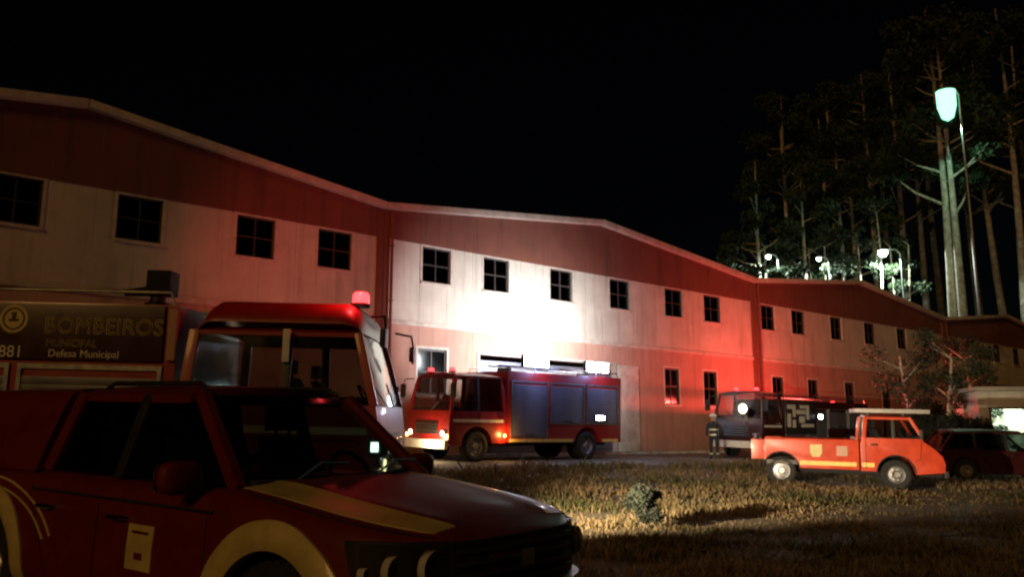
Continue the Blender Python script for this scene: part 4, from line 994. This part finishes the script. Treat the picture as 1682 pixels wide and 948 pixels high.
# ------------------------------------------------------------------ grass
def grass():
    N0 = 520000
    u = rng.uniform(-900, 2250, N0); dep = 3.2*np.exp(rng.random(N0)**.9*math.log(36/3.2))
    cx = (u-841)/1400*dep; cy = dep
    X = cx*.7636+cy*.6457; Y = -cx*.6457+cy*.7636
    clump = np.sin(X*1.7+1.3*np.sin(Y*.9))*np.sin(Y*2.1+1.1*np.sin(X*1.3))+.5*np.sin(X*4.3+Y*3.7)+.4*np.sin(X*.6-Y*.8)
    keep = (Y < 18.9) & (Y > -8) & (rng.random(N0) < .45+.35*clump)
    trk = (X > 9) & (Y > 5.9) & (Y < 8.5); keep &= ~(trk & (rng.random(N0) < .3))
    # nothing grows under the vehicles
    def under(x, y, hd, x0, x1, w):
        h = R(hd); lx = (X-x)*math.cos(h)+(Y-y)*math.sin(h); ly = -(X-x)*math.sin(h)+(Y-y)*math.cos(h)
        return (lx > x0) & (lx < x1) & (abs(ly) < w)
    for a in ((3.15, 3.645, -75.12, -5.3, .1, .95), (6.2, 9.81, -40.2, -8.3, .2, 1.3), (21.92, 9.24, -57, -4.45, -.3, .85), (28.15, 8.6, -45, -4, .1, .85)): keep &= ~under(*a)
    X, Y, dep, clump = X[keep], Y[keep], dep[keep], clump[keep]; n = len(X)
    Z = SLOPE*(np.minimum(Y, 24)-5.6)-.03
    edge = np.exp(-((Y-18.0)/.9)**2)
    H = .8*(.07+.10*rng.random(n)+.12*np.clip(clump, 0, 1.5)*rng.random(n))*(1+.9*edge)*(1+.4*(rng.random(n) > .96))
    tall = rng.random(n) > .985; H = np.where(tall, H*1.5, H)
    H *= np.where((X > 9) & (Y > 5.9) & (Y < 8.5), .75, 1)
    wd = np.clip(.0035+.0009*dep, .004, .02)*(.7+.6*rng.random(n))
    an = rng.uniform(0, 6.283, n); dx, dy = np.cos(an)*wd, np.sin(an)*wd
    la = rng.uniform(0, 6.283, n); lx, ly = np.cos(la)*H*rng.uniform(.1, .7, n), np.sin(la)*H*rng.uniform(.1, .7, n)
    v = np.stack([np.stack([X-dx, Y-dy, Z], 1), np.stack([X+dx, Y+dy, Z], 1), np.stack([X+lx*.4+dx*.7, Y+ly*.4+dy*.7, Z+H*.6], 1), np.stack([X+lx, Y+ly, Z+H*.95], 1), np.stack([X+lx*.4-dx*.7, Y+ly*.4-dy*.7, Z+H*.6], 1)], 1).reshape(-1, 3)
    me = bpy.data.meshes.new('grass'); me.vertices.add(n*5); me.vertices.foreach_set('co', v.ravel())
    me.loops.add(n*5); me.loops.foreach_set('vertex_index', np.arange(n*5)); me.polygons.add(n)
    me.polygons.foreach_set('loop_start', np.arange(0, n*5, 5)); me.polygons.foreach_set('loop_total', np.full(n, 5)); me.update(calc_edges=True)
    at = me.attributes.new('dry', 'FLOAT', 'FACE'); g = .5+.35*np.sin(X*.8+Y*.5)*np.sin(Y*.7-X*.3)+rng.normal(0, .22, n); at.data.foreach_set('value', np.clip(g, 0, 1).astype(np.float32))
    m = bpy.data.materials.new('grass_blade'); m.use_nodes = True; nt = m.node_tree; NN = nt.nodes; L = nt.links; NN.remove(NN['Principled BSDF'])
    a = NN.new('ShaderNodeAttribute'); a.attribute_name = 'dry'; rp = NN.new('ShaderNodeValToRGB'); e = rp.color_ramp.elements
    e[0].position = 0; e[0].color = (.050, .065, .026, 1); e[1].position = 1; e[1].color = (.27, .185, .105, 1); q = e.new(.40); q.color = (.145, .11, .055, 1)
    df = NN.new('ShaderNodeBsdfDiffuse'); tl = NN.new('ShaderNodeBsdfTranslucent'); mx = NN.new('ShaderNodeMixShader'); mx.inputs[0].default_value = .4
    L.new(a.outputs['Fac'], rp.inputs[0]); L.new(rp.outputs[0], df.inputs[0]); L.new(rp.outputs[0], tl.inputs[0]); L.new(df.outputs[0], mx.inputs[1]); L.new(tl.outputs[0], mx.inputs[2]); L.new(mx.outputs[0], NN['Material Output'].inputs[0])
    me.materials.append(m); o = link('grass', me); tag(o, 'patchy dry and green grass covering the yard', 'grass', kind='stuff')
grass()
